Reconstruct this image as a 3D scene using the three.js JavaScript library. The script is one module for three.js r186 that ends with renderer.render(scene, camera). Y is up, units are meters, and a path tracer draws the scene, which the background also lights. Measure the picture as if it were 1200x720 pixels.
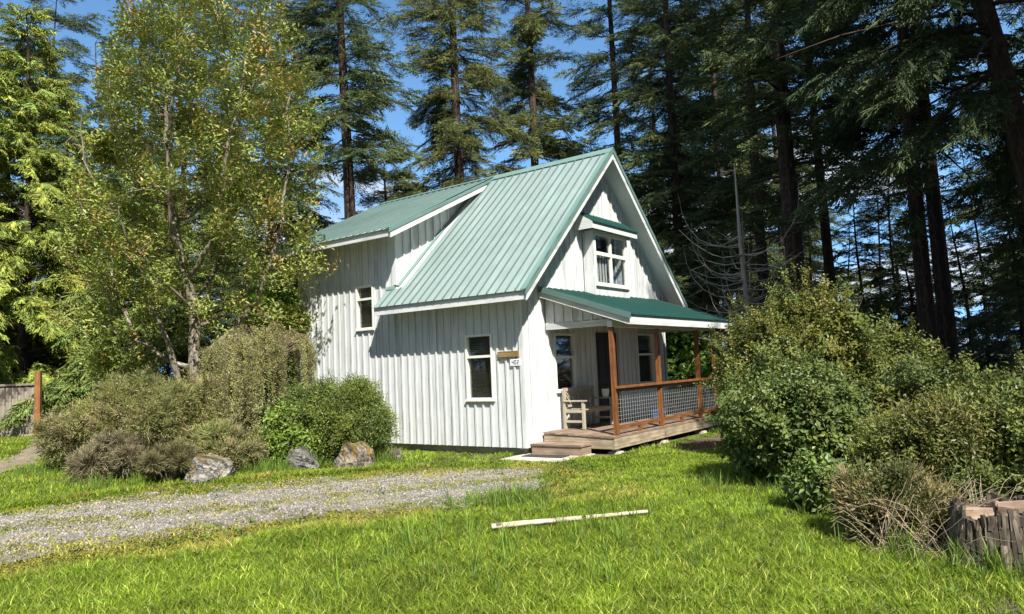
import * as THREE from 'three';
import { mergeGeometries } from 'three/addons/utils/BufferGeometryUtils.js';

// ------------------------------------------------------------------ camera, sky, sun, exposure
const scene = new THREE.Scene();
const F = 854.1, W0 = 1200, H0 = 720;                       // focal length in photograph pixels
const camera = new THREE.PerspectiveCamera(2 * Math.atan(H0 / 2 / F) * 180 / Math.PI, W0 / H0, 0.1, 900);
camera.rotation.order = 'YXZ';
camera.rotation.set(0.083, -0.9366, -0.0429);
camera.position.set(-11.5024, 1.55, 8.2408);
camera.updateMatrixWorld();

const SUN = new THREE.Vector3(-1, 2.05, 1.5).normalize();
const sun = new THREE.DirectionalLight(new THREE.Color(1, 0.96, 0.88), 5);
sun.position.copy(SUN).multiplyScalar(80);
sun.target.position.set(0, 0, 0);
sun.castShadow = true;
sun.shadow.mapSize.set(4096, 4096);
Object.assign(sun.shadow.camera, { left: -45, right: 45, top: 45, bottom: -45, near: 1, far: 220 });
scene.add(sun, sun.target);

const renderer = new THREE.WebGLRenderer({ antialias: true });
renderer.toneMapping = THREE.LinearToneMapping;
renderer.toneMappingExposure = 1.9;
renderer.shadowMap.enabled = true;

// ------------------------------------------------------------------ random numbers and noise
function rngOf(seed) { let s = seed | 0; return () => { s = (s + 0x6d2b79f5) | 0; let t = Math.imul(s ^ (s >>> 15), 1 | s); t = (t + Math.imul(t ^ (t >>> 7), 61 | t)) ^ t; return ((t ^ (t >>> 14)) >>> 0) / 4294967296; }; }
const hash = (x, y, s) => { let h = Math.imul(x | 0, 374761393) ^ Math.imul(y | 0, 668265263) ^ Math.imul(s | 0, 1274126177); h = Math.imul(h ^ (h >>> 13), 1274126177); return ((h ^ (h >>> 16)) >>> 0) / 4294967296; };
const mod = (a, n) => ((a % n) + n) % n;
function vnoise(x, y, s = 0, px = 0, py = 0) {
  const xi = Math.floor(x), yi = Math.floor(y); let fx = x - xi, fy = y - yi;
  fx = fx * fx * (3 - 2 * fx); fy = fy * fy * (3 - 2 * fy);
  const X = (a) => (px ? mod(a, px) : a), Y = (a) => (py ? mod(a, py) : a);
  const a = hash(X(xi), Y(yi), s), b = hash(X(xi + 1), Y(yi), s), c = hash(X(xi), Y(yi + 1), s), d = hash(X(xi + 1), Y(yi + 1), s);
  return a + (b - a) * fx + (c - a) * fy + (a - b - c + d) * fx * fy;
}
function fbm(x, y, s = 0, o = 4, px = 0, py = 0) { let v = 0, a = 0.5, n = 0; for (let i = 0; i < o; i++) { v += a * vnoise(x, y, s + i * 17, px, py); n += a; x *= 2; y *= 2; px *= 2; py *= 2; a *= 0.5; } return v / n; }
const clamp = (x, a = 0, b = 1) => Math.min(b, Math.max(a, x)), mix = (a, b, t) => a + (b - a) * t;
const sstep = (a, b, x) => { const t = clamp((x - a) / (b - a)); return t * t * (3 - 2 * t); };
const V = (x, y, z) => new THREE.Vector3(x, y, z);

// the sky: clear spring blue, paler towards the horizon, thin wisps of cloud
{
  const w = 1024, h = 512, d = new Float32Array(w * h * 4);
  for (let j = 0; j < h; j++) for (let i = 0; i < w; i++) {
    const el = ((j + 0.5) / h - 0.5) * Math.PI, az = ((i + 0.5) / w - 0.5) * 2 * Math.PI, y = Math.sin(el);
    const t = Math.pow(clamp(1 - Math.max(y, 0)), 1.9);
    let c = [mix(0.006, 0.24, t), mix(0.03, 0.51, t), mix(0.115, 0.90, t)];
    if (y > 0) {
      const k = 1 / (y + 0.18), X = Math.cos(el) * Math.cos(az) * k, Z = Math.cos(el) * Math.sin(az) * k;
      const wx = fbm(X * 1.1 + 3, Z * 1.1, 5, 3) * 1.6, n = fbm(X * 1.3 + wx, Z * 2.6 + wx * 0.6, 91, 6);
      const m = sstep(0.45, 0.62, n) * 0.85;
      c = [mix(c[0], 0.46, m), mix(c[1], 0.50, m), mix(c[2], 0.55, m)];
    } else { const g = clamp(-y * 6); c = [mix(c[0], 0.05, g), mix(c[1], 0.06, g), mix(c[2], 0.04, g)]; }
    d.set([c[0], c[1], c[2], 1], (j * w + i) * 4);
  }
  const sky = new THREE.DataTexture(d, w, h, THREE.RGBAFormat, THREE.FloatType);
  sky.mapping = THREE.EquirectangularReflectionMapping; sky.magFilter = THREE.LinearFilter; sky.needsUpdate = true;
  scene.background = sky; scene.environment = sky;
}

// ------------------------------------------------------------------ helpers
const used = new Map();
const numbered = (n) => { const k = used.get(n) || 0; used.set(n, k + 1); return k ? n + '_' + String(k).padStart(3, '0') : n; };
function tag(o, label, category, group) { o.userData.label = label; o.userData.category = category; if (group) o.userData.group = group; return o; }
function thing(name, label, category, x = 0, y = 0, z = 0, turn = 0, group) { const o = new THREE.Group(); o.name = numbered(name); o.position.set(x, y, z); o.rotation.y = turn; scene.add(o); return tag(o, label, category, group); }
function part(name, geo, mat, parent) {
  const g = Array.isArray(geo) ? (geo.length > 1 ? mergeGeometries(geo) : geo[0]) : geo;
  const m = new THREE.Mesh(g, mat); m.name = name; m.castShadow = m.receiveShadow = true; parent.add(m); return m;
}
function copies(name, geo, mat, list, parent) {              // list: { m: Matrix4, c: [r, g, b] }
  const im = new THREE.InstancedMesh(geo, mat, list.length); im.name = name;
  const c = new THREE.Color();
  list.forEach((it, i) => { im.setMatrixAt(i, it.m); im.setColorAt(i, c.setRGB(it.c[0], it.c[1], it.c[2])); });
  im.castShadow = im.receiveShadow = true; im.userData.kind = 'stuff'; parent.add(im); return im;
}
function structure(m) { m.userData.kind = 'structure'; return m; }
const ray = (px, py) => V((px - W0 / 2) / F, -(py - H0 / 2) / F, -1).applyQuaternion(camera.quaternion);
const at = (px, depth, py = 440) => camera.position.clone().addScaledVector(ray(px, py), depth);   // a point that far along the view axis

const rise = (x, z) => 0.32 * sstep(7, 19, -z) - 0.02 * sstep(2, 8, z) + 0.25 * sstep(9, 22, x);
const groundY = (x, z) => -0.15 + rise(x, z) + (fbm(x * 0.35, z * 0.35, 7, 3) - 0.5) * 0.07;

// solid with eight corners; uv in metres, v along the grain axis
function hexa(p, grain = 'y', off = 0) {                      // p: bottom a b c d, top e f g h (same order)
  const f = [[0, 1, 2, 3], [7, 6, 5, 4], [0, 4, 5, 1], [1, 5, 6, 2], [2, 6, 7, 3], [3, 7, 4, 0]], pos = [], nor = [], uv = [];
  const c = p.reduce((s, q) => s.add(q), V(0, 0, 0)).multiplyScalar(1 / 8), A = V(0, 0, 0), B = V(0, 0, 0);
  for (const q of f) {
    let k = q.map((i) => p[i]);
    let n = A.copy(k[2]).sub(k[0]).cross(B.copy(k[3]).sub(k[1])).normalize().clone();
    const m = k[0].clone().add(k[2]).multiplyScalar(0.5).sub(c);
    if (n.dot(m) < 0) { n.negate(); k = [k[0], k[3], k[2], k[1]]; }
    const ax = Math.abs(n.x), ay = Math.abs(n.y), az = Math.abs(n.z), drop = ax >= ay && ax >= az ? 'x' : ay >= az ? 'y' : 'z';
    let us = ['x', 'y', 'z'].filter((a) => a !== drop), vv = us.includes(grain) ? grain : us[1], uu = us.find((a) => a !== vv);
    for (const i of [0, 1, 2, 0, 2, 3]) { pos.push(k[i].x, k[i].y, k[i].z); nor.push(n.x, n.y, n.z); uv.push(k[i][uu] + off * 0.37, k[i][vv] + off); }
  }
  const g = new THREE.BufferGeometry();
  g.setAttribute('position', new THREE.Float32BufferAttribute(pos, 3)); g.setAttribute('normal', new THREE.Float32BufferAttribute(nor, 3)); g.setAttribute('uv', new THREE.Float32BufferAttribute(uv, 2));
  return g;
}
const box = (x0, x1, y0, y1, z0, z1, grain = 'y', off = 0) => hexa([V(x0, y0, z0), V(x1, y0, z0), V(x1, y0, z1), V(x0, y0, z1), V(x0, y1, z0), V(x1, y1, z0), V(x1, y1, z1), V(x0, y1, z1)], grain, off);
function beam(a, b, w, h, grain = 'x', off = 0, up = V(0, 1, 0)) {    // bar from a to b, w across, h along up
  const d = b.clone().sub(a).normalize(), s = d.clone().cross(up).normalize(), u = s.clone().cross(d).normalize();
  const c = (p, i, j) => p.clone().addScaledVector(s, i * w / 2).addScaledVector(u, j * h / 2);
  return hexa([c(a, -1, -1), c(a, 1, -1), c(b, 1, -1), c(b, -1, -1), c(a, -1, 1), c(a, 1, 1), c(b, 1, 1), c(b, -1, 1)], grain, off);
}
// tapered tube along points with a radius each
function tube(pts, rad, sides = 6, colors) {
  const pos = [], nor = [], uv = [], idx = [], col = []; let ref = V(0.31, 0.1, 0.94), len = 0;
  pts.forEach((p, i) => {
    const t = (pts[Math.min(i + 1, pts.length - 1)].clone().sub(pts[Math.max(i - 1, 0)])).normalize();
    const a = ref.clone().addScaledVector(t, -ref.dot(t)).normalize(), b = t.clone().cross(a); ref = a;
    if (i) len += p.distanceTo(pts[i - 1]);
    for (let k = 0; k <= sides; k++) {
      const th = k / sides * 2 * Math.PI, n = a.clone().multiplyScalar(Math.cos(th)).addScaledVector(b, Math.sin(th));
      pos.push(p.x + n.x * rad[i], p.y + n.y * rad[i], p.z + n.z * rad[i]); nor.push(n.x, n.y, n.z); uv.push(k / sides * Math.max(rad[0], 0.05) * 6.28, len);
      if (colors) col.push(...colors);
    }
    if (i) for (let k = 0; k < sides; k++) { const o = (i - 1) * (sides + 1) + k, q = o + sides + 1; idx.push(o, o + 1, q, q, o + 1, q + 1); }
  });
  const g = new THREE.BufferGeometry();
  g.setAttribute('position', new THREE.Float32BufferAttribute(pos, 3)); g.setAttribute('normal', new THREE.Float32BufferAttribute(nor, 3)); g.setAttribute('uv', new THREE.Float32BufferAttribute(uv, 2)); g.setIndex(idx);
  return g;
}

// ------------------------------------------------------------------ textures and materials
function tex(size, metres, fn, srgb = true, sizeY = size, metresY = metres) {
  const d = new Uint8Array(size * sizeY * 4);
  for (let j = 0; j < sizeY; j++) for (let i = 0; i < size; i++) { const c = fn(i / size, j / sizeY); d.set([clamp(c[0]) * 255, clamp(c[1]) * 255, clamp(c[2]) * 255, 255], (j * size + i) * 4); }
  const t = new THREE.DataTexture(d, size, sizeY); t.wrapS = t.wrapT = THREE.RepeatWrapping; t.magFilter = THREE.LinearFilter; t.minFilter = THREE.LinearMipmapLinearFilter; t.generateMipmaps = true;
  if (srgb) t.colorSpace = THREE.SRGBColorSpace; t.repeat.set(1 / metres, 1 / metresY); t.needsUpdate = true; return t;
}
const std = (o) => new THREE.MeshStandardMaterial({ roughness: 0.85, side: THREE.DoubleSide, ...o });
const phys = (o) => new THREE.MeshPhysicalMaterial({ roughness: 0.85, side: THREE.DoubleSide, ...o });
const mul = (c, k) => c.map((x) => x * k);

const paintTex = tex(512, 1.4, (u, v) => {
  const drip = fbm(u * 16, v * 2, 13, 4, 16, 2), streak = fbm(u * 60, v * 3, 3, 3, 60, 3), blot = fbm(u * 6, v * 6, 9, 4, 6, 6), grain = vnoise(u * 170, v * 10, 5, 170, 10), sp = vnoise(u * 120, v * 120, 8, 120, 120);
  let k = 0.90 + (blot - 0.5) * 0.12 + (streak - 0.5) * 0.04 + (grain - 0.5) * 0.012;
  if (sp > 0.95) k -= 0.07; const worn = sstep(0.62, 0.78, blot * 0.6 + streak * 0.45); k -= worn * 0.05 + sstep(0.52, 0.75, drip) * 0.10;
  return [k * 0.99, k, k];
});
const woodFn = (base, dark, s) => (u, v) => { const g = fbm(u * 40, v * 2, s, 4, 40, 2), b = fbm(u * 5, v * 5, s + 5, 3, 5, 5), c = vnoise(u * 130, v * 3, s + 9, 130, 3); const t = clamp(g * 0.9 + (b - 0.5) * 0.7 + (c - 0.5) * 0.3); return [mix(base[0], dark[0], t), mix(base[1], dark[1], t), mix(base[2], dark[2], t)]; };
const greyWood = tex(256, 0.9, woodFn([0.74, 0.68, 0.58], [0.42, 0.36, 0.29], 21));
const deckWood = tex(256, 0.9, woodFn([0.64, 0.56, 0.48], [0.37, 0.30, 0.25], 24));
const redWood = tex(256, 0.8, woodFn([0.66, 0.44, 0.24], [0.37, 0.22, 0.11], 27));
const benchWood = tex(256, 0.8, woodFn([0.74, 0.71, 0.64], [0.54, 0.50, 0.43], 29));
const fenceWood = tex(256, 0.8, (u, v) => { const g = fbm(u * 30, v * 2, 31, 4, 30, 2), s = sstep(0.45, 0.62, fbm(u * 4, v * 3, 37, 4, 4, 3)); const k = 0.66 - g * 0.28; return [mix(k, 0.20, s * 0.8), mix(k * 0.93, 0.17, s * 0.8), mix(k * 0.84, 0.145, s * 0.8)]; });
const barkFn = (base, dark, s) => (u, v) => { const g = fbm(u * 14, v * 3, s, 4, 14, 3), r = Math.abs(fbm(u * 10 + fbm(u * 4, v * 4, s + 2, 2, 4, 4), v * 2.5, s + 7, 3) - 0.5) * 3; const t = clamp(1 - r * 0.9 + (g - 0.5)); return [mix(base[0], dark[0], t), mix(base[1], dark[1], t), mix(base[2], dark[2], t)]; };
const barkTex = tex(256, 0.7, barkFn([0.50, 0.43, 0.37], [0.23, 0.18, 0.15], 41));
const paleBark = tex(256, 0.6, barkFn([0.66, 0.62, 0.55], [0.36, 0.33, 0.28], 44));
const stumpBark = tex(256, 0.8, barkFn([0.62, 0.58, 0.52], [0.27, 0.24, 0.21], 46));
const gravelTex = tex(1024, 2.6, (u, v) => {
  const n = fbm(u * 9, v * 9, 51, 4, 9, 9), a = vnoise(u * 170, v * 170, 53, 170, 170), b = hash(Math.floor(u * 150), Math.floor(v * 150), 55), c = vnoise(u * 330, v * 330, 57, 330, 330);
  const k = 0.50 + (a - 0.5) * 0.30 + (b - 0.5) * 0.16 + (c - 0.5) * 0.22 + (n - 0.5) * 0.16, w = sstep(0.52, 0.72, n);
  return [k * mix(1.01, 1.04, w), k * mix(1.0, 0.97, w), k * mix(0.94, 0.82, w)];
});
const soilTex = tex(512, 2.3, (u, v) => { const n = fbm(u * 7, v * 7, 61, 5, 7, 7), a = vnoise(u * 130, v * 130, 63, 130, 130), b = vnoise(u * 60, v * 240, 65, 60, 240); const k = 0.62 + (n - 0.5) * 0.5 + (a - 0.5) * 0.32 + (b - 0.5) * 0.2; return [k, k, k]; });
const rockTex = tex(512, 1.3, (u, v) => {
  const n = fbm(u * 5, v * 5, 71, 5, 5, 5), a = fbm(u * 40, v * 40, 73, 3, 40, 40), cr = Math.abs(fbm(u * 6, v * 6, 75, 4, 6, 6) - 0.5);
  let k = 0.63 + (n - 0.5) * 0.6 + (a - 0.5) * 0.6; if (cr < 0.018) k *= 0.6; const l = sstep(0.58, 0.66, fbm(u * 9, v * 9, 78, 4, 9, 9)); k = mix(k, 0.82, l * 0.6);
  return [k, k * 0.985, k * 0.95];
});
const roofTex = tex(512, 3.1, (u, v) => { const n = fbm(u * 5, v * 5, 81, 4, 5, 5), a = fbm(u * 50, v * 6, 83, 3, 50, 6), sp = vnoise(u * 140, v * 140, 85, 140, 140); let k = 0.9 + (n - 0.5) * 0.14 + (a - 0.5) * 0.08; if (sp > 0.95) k -= 0.07; return [k, k, k]; });
const concTex = tex(256, 1.2, (u, v) => { const n = fbm(u * 6, v * 6, 91, 5, 6, 6), a = vnoise(u * 90, v * 90, 93, 90, 90); const k = 0.70 + (n - 0.5) * 0.25 + (a - 0.5) * 0.12; return [k, k * 0.96, k * 0.88]; });

const M = {
  paint: std({ map: paintTex, color: new THREE.Color(0.81, 0.815, 0.805), roughness: 0.75 }),
  paintB: std({ map: paintTex, color: new THREE.Color(0.78, 0.785, 0.78), roughness: 0.8 }),
  trim: std({ map: paintTex, color: new THREE.Color(0.86, 0.86, 0.84), roughness: 0.6 }),
  winTrim: std({ color: new THREE.Color(0.76, 0.74, 0.66), roughness: 0.5 }),
  soffit: std({ map: paintTex, color: new THREE.Color(0.80, 0.805, 0.79), roughness: 0.8 }),
  inside: std({ color: new THREE.Color(0.30, 0.27, 0.23), roughness: 0.9 }),
  knot: std({ color: new THREE.Color(0.13, 0.10, 0.08), roughness: 0.8 }),
  roof: std({ map: roofTex, color: new THREE.Color(0.305, 0.39, 0.372), roughness: 0.36, metalness: 0.0 }),
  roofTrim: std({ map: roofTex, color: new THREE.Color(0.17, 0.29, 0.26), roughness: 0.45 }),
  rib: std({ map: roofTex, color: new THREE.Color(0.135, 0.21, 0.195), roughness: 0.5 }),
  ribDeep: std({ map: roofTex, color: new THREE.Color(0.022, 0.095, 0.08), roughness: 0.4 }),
  // the porch and window roofs are sunlit too, and of a deeper green than the faded main roof
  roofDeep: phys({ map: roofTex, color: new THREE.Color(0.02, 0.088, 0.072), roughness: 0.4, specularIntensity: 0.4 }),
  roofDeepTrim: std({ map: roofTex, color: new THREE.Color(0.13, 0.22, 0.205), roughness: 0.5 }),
  glass: phys({ color: new THREE.Color(0.9, 0.93, 0.92), transmission: 1, thickness: 0, roughness: 0.02, ior: 1.5 }),
  blind: std({ color: new THREE.Color(0.10, 0.085, 0.075), roughness: 0.7 }),
  door: std({ color: new THREE.Color(0.03, 0.022, 0.018), roughness: 0.5 }),
  curtain: phys({ color: new THREE.Color(0.62, 0.60, 0.58), roughness: 0.95, transmission: 0.25, thickness: 0 }),
  pine: std({ map: redWood, color: new THREE.Color(1.0, 0.9, 0.8), roughness: 0.6 }),
  deck: std({ map: deckWood, roughness: 0.85, bumpMap: deckWood, bumpScale: 0.004 }),
  rim: std({ map: greyWood, roughness: 0.85, bumpMap: greyWood, bumpScale: 0.004 }),
  cedar: std({ map: redWood, color: new THREE.Color(0.82, 0.8, 0.78), roughness: 0.5 }),
  bench: std({ map: benchWood, roughness: 0.85 }),
  fence: std({ map: fenceWood, roughness: 0.9, bumpMap: fenceWood, bumpScale: 0.005 }),
  wire: std({ color: new THREE.Color(0.42, 0.43, 0.42), roughness: 0.45, metalness: 0.6 }),
  conc: std({ map: concTex, roughness: 0.95, bumpMap: concTex, bumpScale: 0.004 }),
  mat: std({ color: new THREE.Color(0.035, 0.034, 0.033), roughness: 1 }),
  bark: std({ map: barkTex, color: new THREE.Color(0.62, 0.58, 0.54), roughness: 0.95, bumpMap: barkTex, bumpScale: 0.03 }),
  barkDark: std({ map: barkTex, color: new THREE.Color(0.40, 0.36, 0.33), roughness: 0.95, bumpMap: barkTex, bumpScale: 0.03 }),
  paleBark: std({ map: paleBark, roughness: 0.9, bumpMap: paleBark, bumpScale: 0.012 }),
  stump: std({ map: stumpBark, color: new THREE.Color(0.78, 0.74, 0.7), roughness: 0.95, bumpMap: stumpBark, bumpScale: 0.03 }),
  deadwood: std({ color: new THREE.Color(0.36, 0.32, 0.28), roughness: 0.9 }),
  twig: std({ color: new THREE.Color(0.16, 0.115, 0.08), roughness: 0.95 }),
  needle: phys({ vertexColors: true, roughness: 0.8, specularIntensity: 0.4 }),
  leaf: phys({ vertexColors: true, roughness: 0.42, transmission: 0.35, thickness: 0, specularIntensity: 0.45 }),
  grass: phys({ vertexColors: true, roughness: 0.65, transmission: 0.35, thickness: 0, specularIntensity: 0.3 }),
  stones: std({ color: 0xffffff, roughness: 0.9 }),
  rock: std({ map: rockTex, vertexColors: true, roughness: 0.95, bumpMap: rockTex, bumpScale: 0.03 }),
  white: std({ color: new THREE.Color(0.8, 0.8, 0.78), roughness: 0.5 }),
  plaque: std({ color: new THREE.Color(0.84, 0.84, 0.83), roughness: 0.4 }),
  ink: std({ color: new THREE.Color(0.015, 0.015, 0.017), roughness: 0.5 }),
};

// ------------------------------------------------------------------ the cabin
const cabin = thing('cabin', 'white board and batten cabin with green metal roof and covered front porch', 'cabin');
const rc = rngOf(11);
const RX = 3.26, RY = 6.49, SL = 0.935, EX = -0.49, EY = 2.985, WW = 6.52, LL = 6.86, CZ = -3.405, OZ = 0.48;
const SS = 0.4816, SX = -0.55, SY = 4.655, SZ = -3.0, BZ = -7.15;
const mainTop = (x) => (x <= RX ? EY + SL * (x - EX) : EY + SL * (WW - x - EX));
const shedTop = (x) => SY + SS * (x - SX);
const sideF = (u, y, o) => V(-o, y, -u), gableF = (u, y, o) => V(u, y, o), cheekF = (u, y, o) => V(u, y, CZ + o), rightF = (u, y, o) => V(WW + o, y, -u), backF = (u, y, o) => V(u, y, -LL - o);
const slabOf = (f, a, b, bot, top, o0, o1, off) => { const y = (g, u) => (typeof g === 'function' ? g(u) : g); return hexa([f(a, y(bot, a), o0), f(b, y(bot, b), o0), f(b, y(bot, b), o1), f(a, y(bot, a), o1), f(a, y(top, a), o0), f(b, y(top, b), o0), f(b, y(top, b), o1), f(a, y(top, a), o1)], 'y', off); };
// vertical strips of a wall between u breaks, left open where the openings are
function strips(f, a, b, brk, bot, top, open, o0, o1, off = 0, inset = 0) {
  const cuts = [a, b, ...brk.filter((u) => u > a && u < b)];
  for (const w of open) for (const u of [w[0], w[1]]) if (u > a && u < b) cuts.push(u);
  cuts.sort((p, q) => p - q);
  const out = [];
  for (let i = 0; i + 1 < cuts.length; i++) {
    let p = cuts[i], q = cuts[i + 1]; if (q - p < 0.004) continue;
    const m = (p + q) / 2, hit = open.filter((w) => m > w[0] && m < w[1]).sort((s, t) => s[2] - t[2]);
    let lo = bot; if (i === 0) p += inset; if (i === cuts.length - 2) q -= inset;
    for (const w of hit) { if (w[2] - (typeof lo === 'function' ? lo(m) : lo) > 0.01) out.push(slabOf(f, p, q, lo, w[2], o0, o1, off)); lo = w[3]; }
    out.push(slabOf(f, p, q, lo, top, o0, o1, off));
  }
  return out;
}
function boards(wall, f, a, b, brk, bot, top, open, pitch = 0.205, first = a) {
  for (let u = first, i = 0; u < b - 0.01; u += pitch, i++) {
    const p = Math.max(u, a), q = Math.min(u + pitch, b), d = (rc() - 0.5) * 0.004;
    const g = strips(f, p, q, brk, bot, top, open, -0.02, d, rc() * 9, 0.0015);
    const bm = rc() < 0.5 ? M.paint : M.paintB; for (const q1 of g) part('board', q1, bm, wall);
    if (u > a + 0.02) { const h = strips(f, u - 0.0225, Math.min(u + 0.0225, b), brk, bot, top, open, 0.004, 0.027, rc() * 9); for (const q1 of h) part('batten', q1, rc() < 0.5 ? M.paint : M.paintB, wall); }
  }
}
const winA = [0.74, 1.44, 0.93, 2.25], winB = [4.13, 4.71, 2.57, 3.59], w1 = [1.08, 1.88, 1.02, 2.22], w2 = [4.8, 5.7, 1.02, 2.26], dr = [2.78, 3.74, 0.24, 2.26], bay = [2.5, 3.96, 3.28, 4.5];
const sideTop = (u) => (u < -CZ ? mainTop(0) - 0.16 : shedTop(0) - 0.125);
const gTop = (u) => mainTop(u) - 0.16;
{
  // side wall under the eave and, behind it, under the shed dormer
  const lower = part('side_wall', strips(sideF, 0.14, -CZ, [], -0.02, 3.27, [winA], -0.16, -0.022), M.inside, cabin);
  boards(lower, sideF, 0, -CZ, [], 0, 3.27, [winA]);
  const upper = part('side_wall', strips(sideF, -CZ + 0.03, LL - 0.03, [], -0.02, shedTop(0) - 0.13, [winB], -0.16, -0.022), M.inside, cabin);
  boards(upper, sideF, -CZ, LL, [], 0, shedTop(0) - 0.13, [winB], 0.205, 0.205 * 16);
  const gable = part('gable_wall', strips(gableF, 0, WW, [RX], -0.02, gTop, [w1, w2, dr, bay], -0.16, -0.022), M.inside, cabin);
  boards(gable, gableF, 0, WW, [RX], 0, gTop, [w1, w2, dr, bay], 0.215);
  const cheek = part('dormer_cheek', strips(cheekF, 0.02, 2.9, [], (x) => mainTop(x) - 0.2, (x) => shedTop(x) - 0.13, [], -0.16, -0.022), M.inside, cabin);
  boards(cheek, cheekF, 0, 2.85, [], (x) => mainTop(x) + 0.004, (x) => Math.max(shedTop(x) - 0.13, mainTop(x) + 0.01), [], 0.26);
  const rt = part('side_wall', strips(rightF, 0, LL, [], -0.02, 3.27, [], -0.16, -0.022), M.inside, cabin);
  boards(rt, rightF, 0, LL, [], 0, 3.27, [], 0.205);
  const bk = part('back_wall', strips(backF, 0.17, WW - 0.17, [RX], -0.02, (x) => (x < RX ? shedTop(x) - 0.13 : mainTop(x) - 0.16), [], -0.16, -0.022), M.inside, cabin);
  boards(bk, backF, 0, WW, [RX], 0, (x) => (x < RX ? shedTop(x) - 0.13 : mainTop(x) - 0.16), [], 0.4);
  part('corner_board', [box(-0.03, 0.004, 0, 3.25, -0.075, 0.03, 'y', 1.3)], M.paint, cabin);
  part('corner_board', [box(-0.03, 0.004, 3.5, shedTop(0) - 0.14, CZ - 0.07, CZ + 0.03, 'y', 2.3)], M.paintB, cabin);
  part('ground_floor', [box(0.17, WW - 0.17, 0.02, 0.1, -LL + 0.17, -0.17)], M.inside, cabin);
  part('loft_floor', [box(0.17, WW - 0.17, 2.62, 2.75, -LL + 0.17, -0.17)], M.inside, cabin);
  part('partition_wall', [box(0.17, WW - 0.17, 2.76, 4.8, -3.9, -3.8)], M.inside, cabin);
  part('foundation', [box(0.12, WW - 0.12, -0.4, -0.02, -LL + 0.12, -0.12)], M.conc, cabin);
}
// windows and door
function windowIn(f, [a, b, lo, hi], split, o, blind, doubled) {
  const t = 0.042, fr = [slabOf(f, a, a + t, lo, hi, -0.06, o, 1), slabOf(f, b - t, b, lo, hi, -0.06, o, 2), slabOf(f, a + t, b - t, hi - t, hi, -0.06, o, 3), slabOf(f, a + t, b - t, lo, lo + t, -0.06, o, 4)];
  const w = part('window', fr, M.winTrim, cabin);
  part('sill', slabOf(f, a - 0.02, b + 0.02, lo - 0.028, lo + 0.012, -0.03, o + 0.025, 5), M.winTrim, w);
  part('mid_rail', slabOf(f, a + t, b - t, split - 0.025, split + 0.025, -0.055, o - 0.004, 6), M.winTrim, w);
  if (doubled) part('mullion', [slabOf(f, (a + b) / 2 - 0.022, (a + b) / 2 + 0.022, lo + t, split - 0.025, -0.055, o - 0.006, 7), slabOf(f, (a + b) / 2 - 0.022, (a + b) / 2 + 0.022, split + 0.025, hi - t, -0.055, o - 0.006, 8)], M.winTrim, w);
  for (const [p, q] of [[lo + t, split - 0.025], [split + 0.025, hi - t]]) part('pane', slabOf(f, a + t, b - t, p, q, -0.034, -0.028, 0), M.glass, w);
  if (blind) {
    const s = []; for (let y = lo + t + 0.02; y < hi - t; y += 0.042) s.push(hexa([f(a + t, y, -0.1), f(b - t, y, -0.1), f(b - t, y + 0.026, -0.075), f(a + t, y + 0.026, -0.075), f(a + t, y + 0.003, -0.1), f(b - t, y + 0.003, -0.1), f(b - t, y + 0.029, -0.075), f(a + t, y + 0.029, -0.075)], 'x'));
    s.push(slabOf(f, a + t, b - t, lo + t, hi - t, -0.13, -0.125, 0));
    part('blind', s, M.blind, w);
  }
  return w;
}
windowIn(sideF, winA, 1.80, 0.036, true);
windowIn(sideF, winB, 3.27, 0.036, true);
windowIn(gableF, w1, 1.72, 0.036, true);
windowIn(gableF, w2, 1.74, 0.036, true);
{
  const [a, b, lo, hi] = dr;
  const d = part('door', slabOf(gableF, a + 0.06, b - 0.06, lo + 0.02, hi - 0.06, -0.08, -0.03, 1), M.door, cabin);
  part('door_frame', [slabOf(gableF, a, a + 0.06, lo, hi, -0.09, 0.03, 1), slabOf(gableF, b - 0.06, b, lo, hi, -0.09, 0.03, 2), slabOf(gableF, a + 0.06, b - 0.06, hi - 0.06, hi, -0.09, 0.03, 3)], M.door, d);
  const panel = []; for (const [p, q] of [[0.12, 0.42], [0.46, 0.74]]) for (const [r, s] of [[0.2, 0.85], [1.0, 1.85]]) panel.push(slabOf(gableF, a + 0.06 + p, a + 0.06 + q, lo + r, lo + s, -0.032, -0.018, 4));
  part('door_panel', panel, M.door, d);
  const kb = new THREE.SphereGeometry(0.032, 12, 8); kb.translate(b - 0.14, 1.2, 0.02); part('door_knob', kb, M.wire, d);
}
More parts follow.
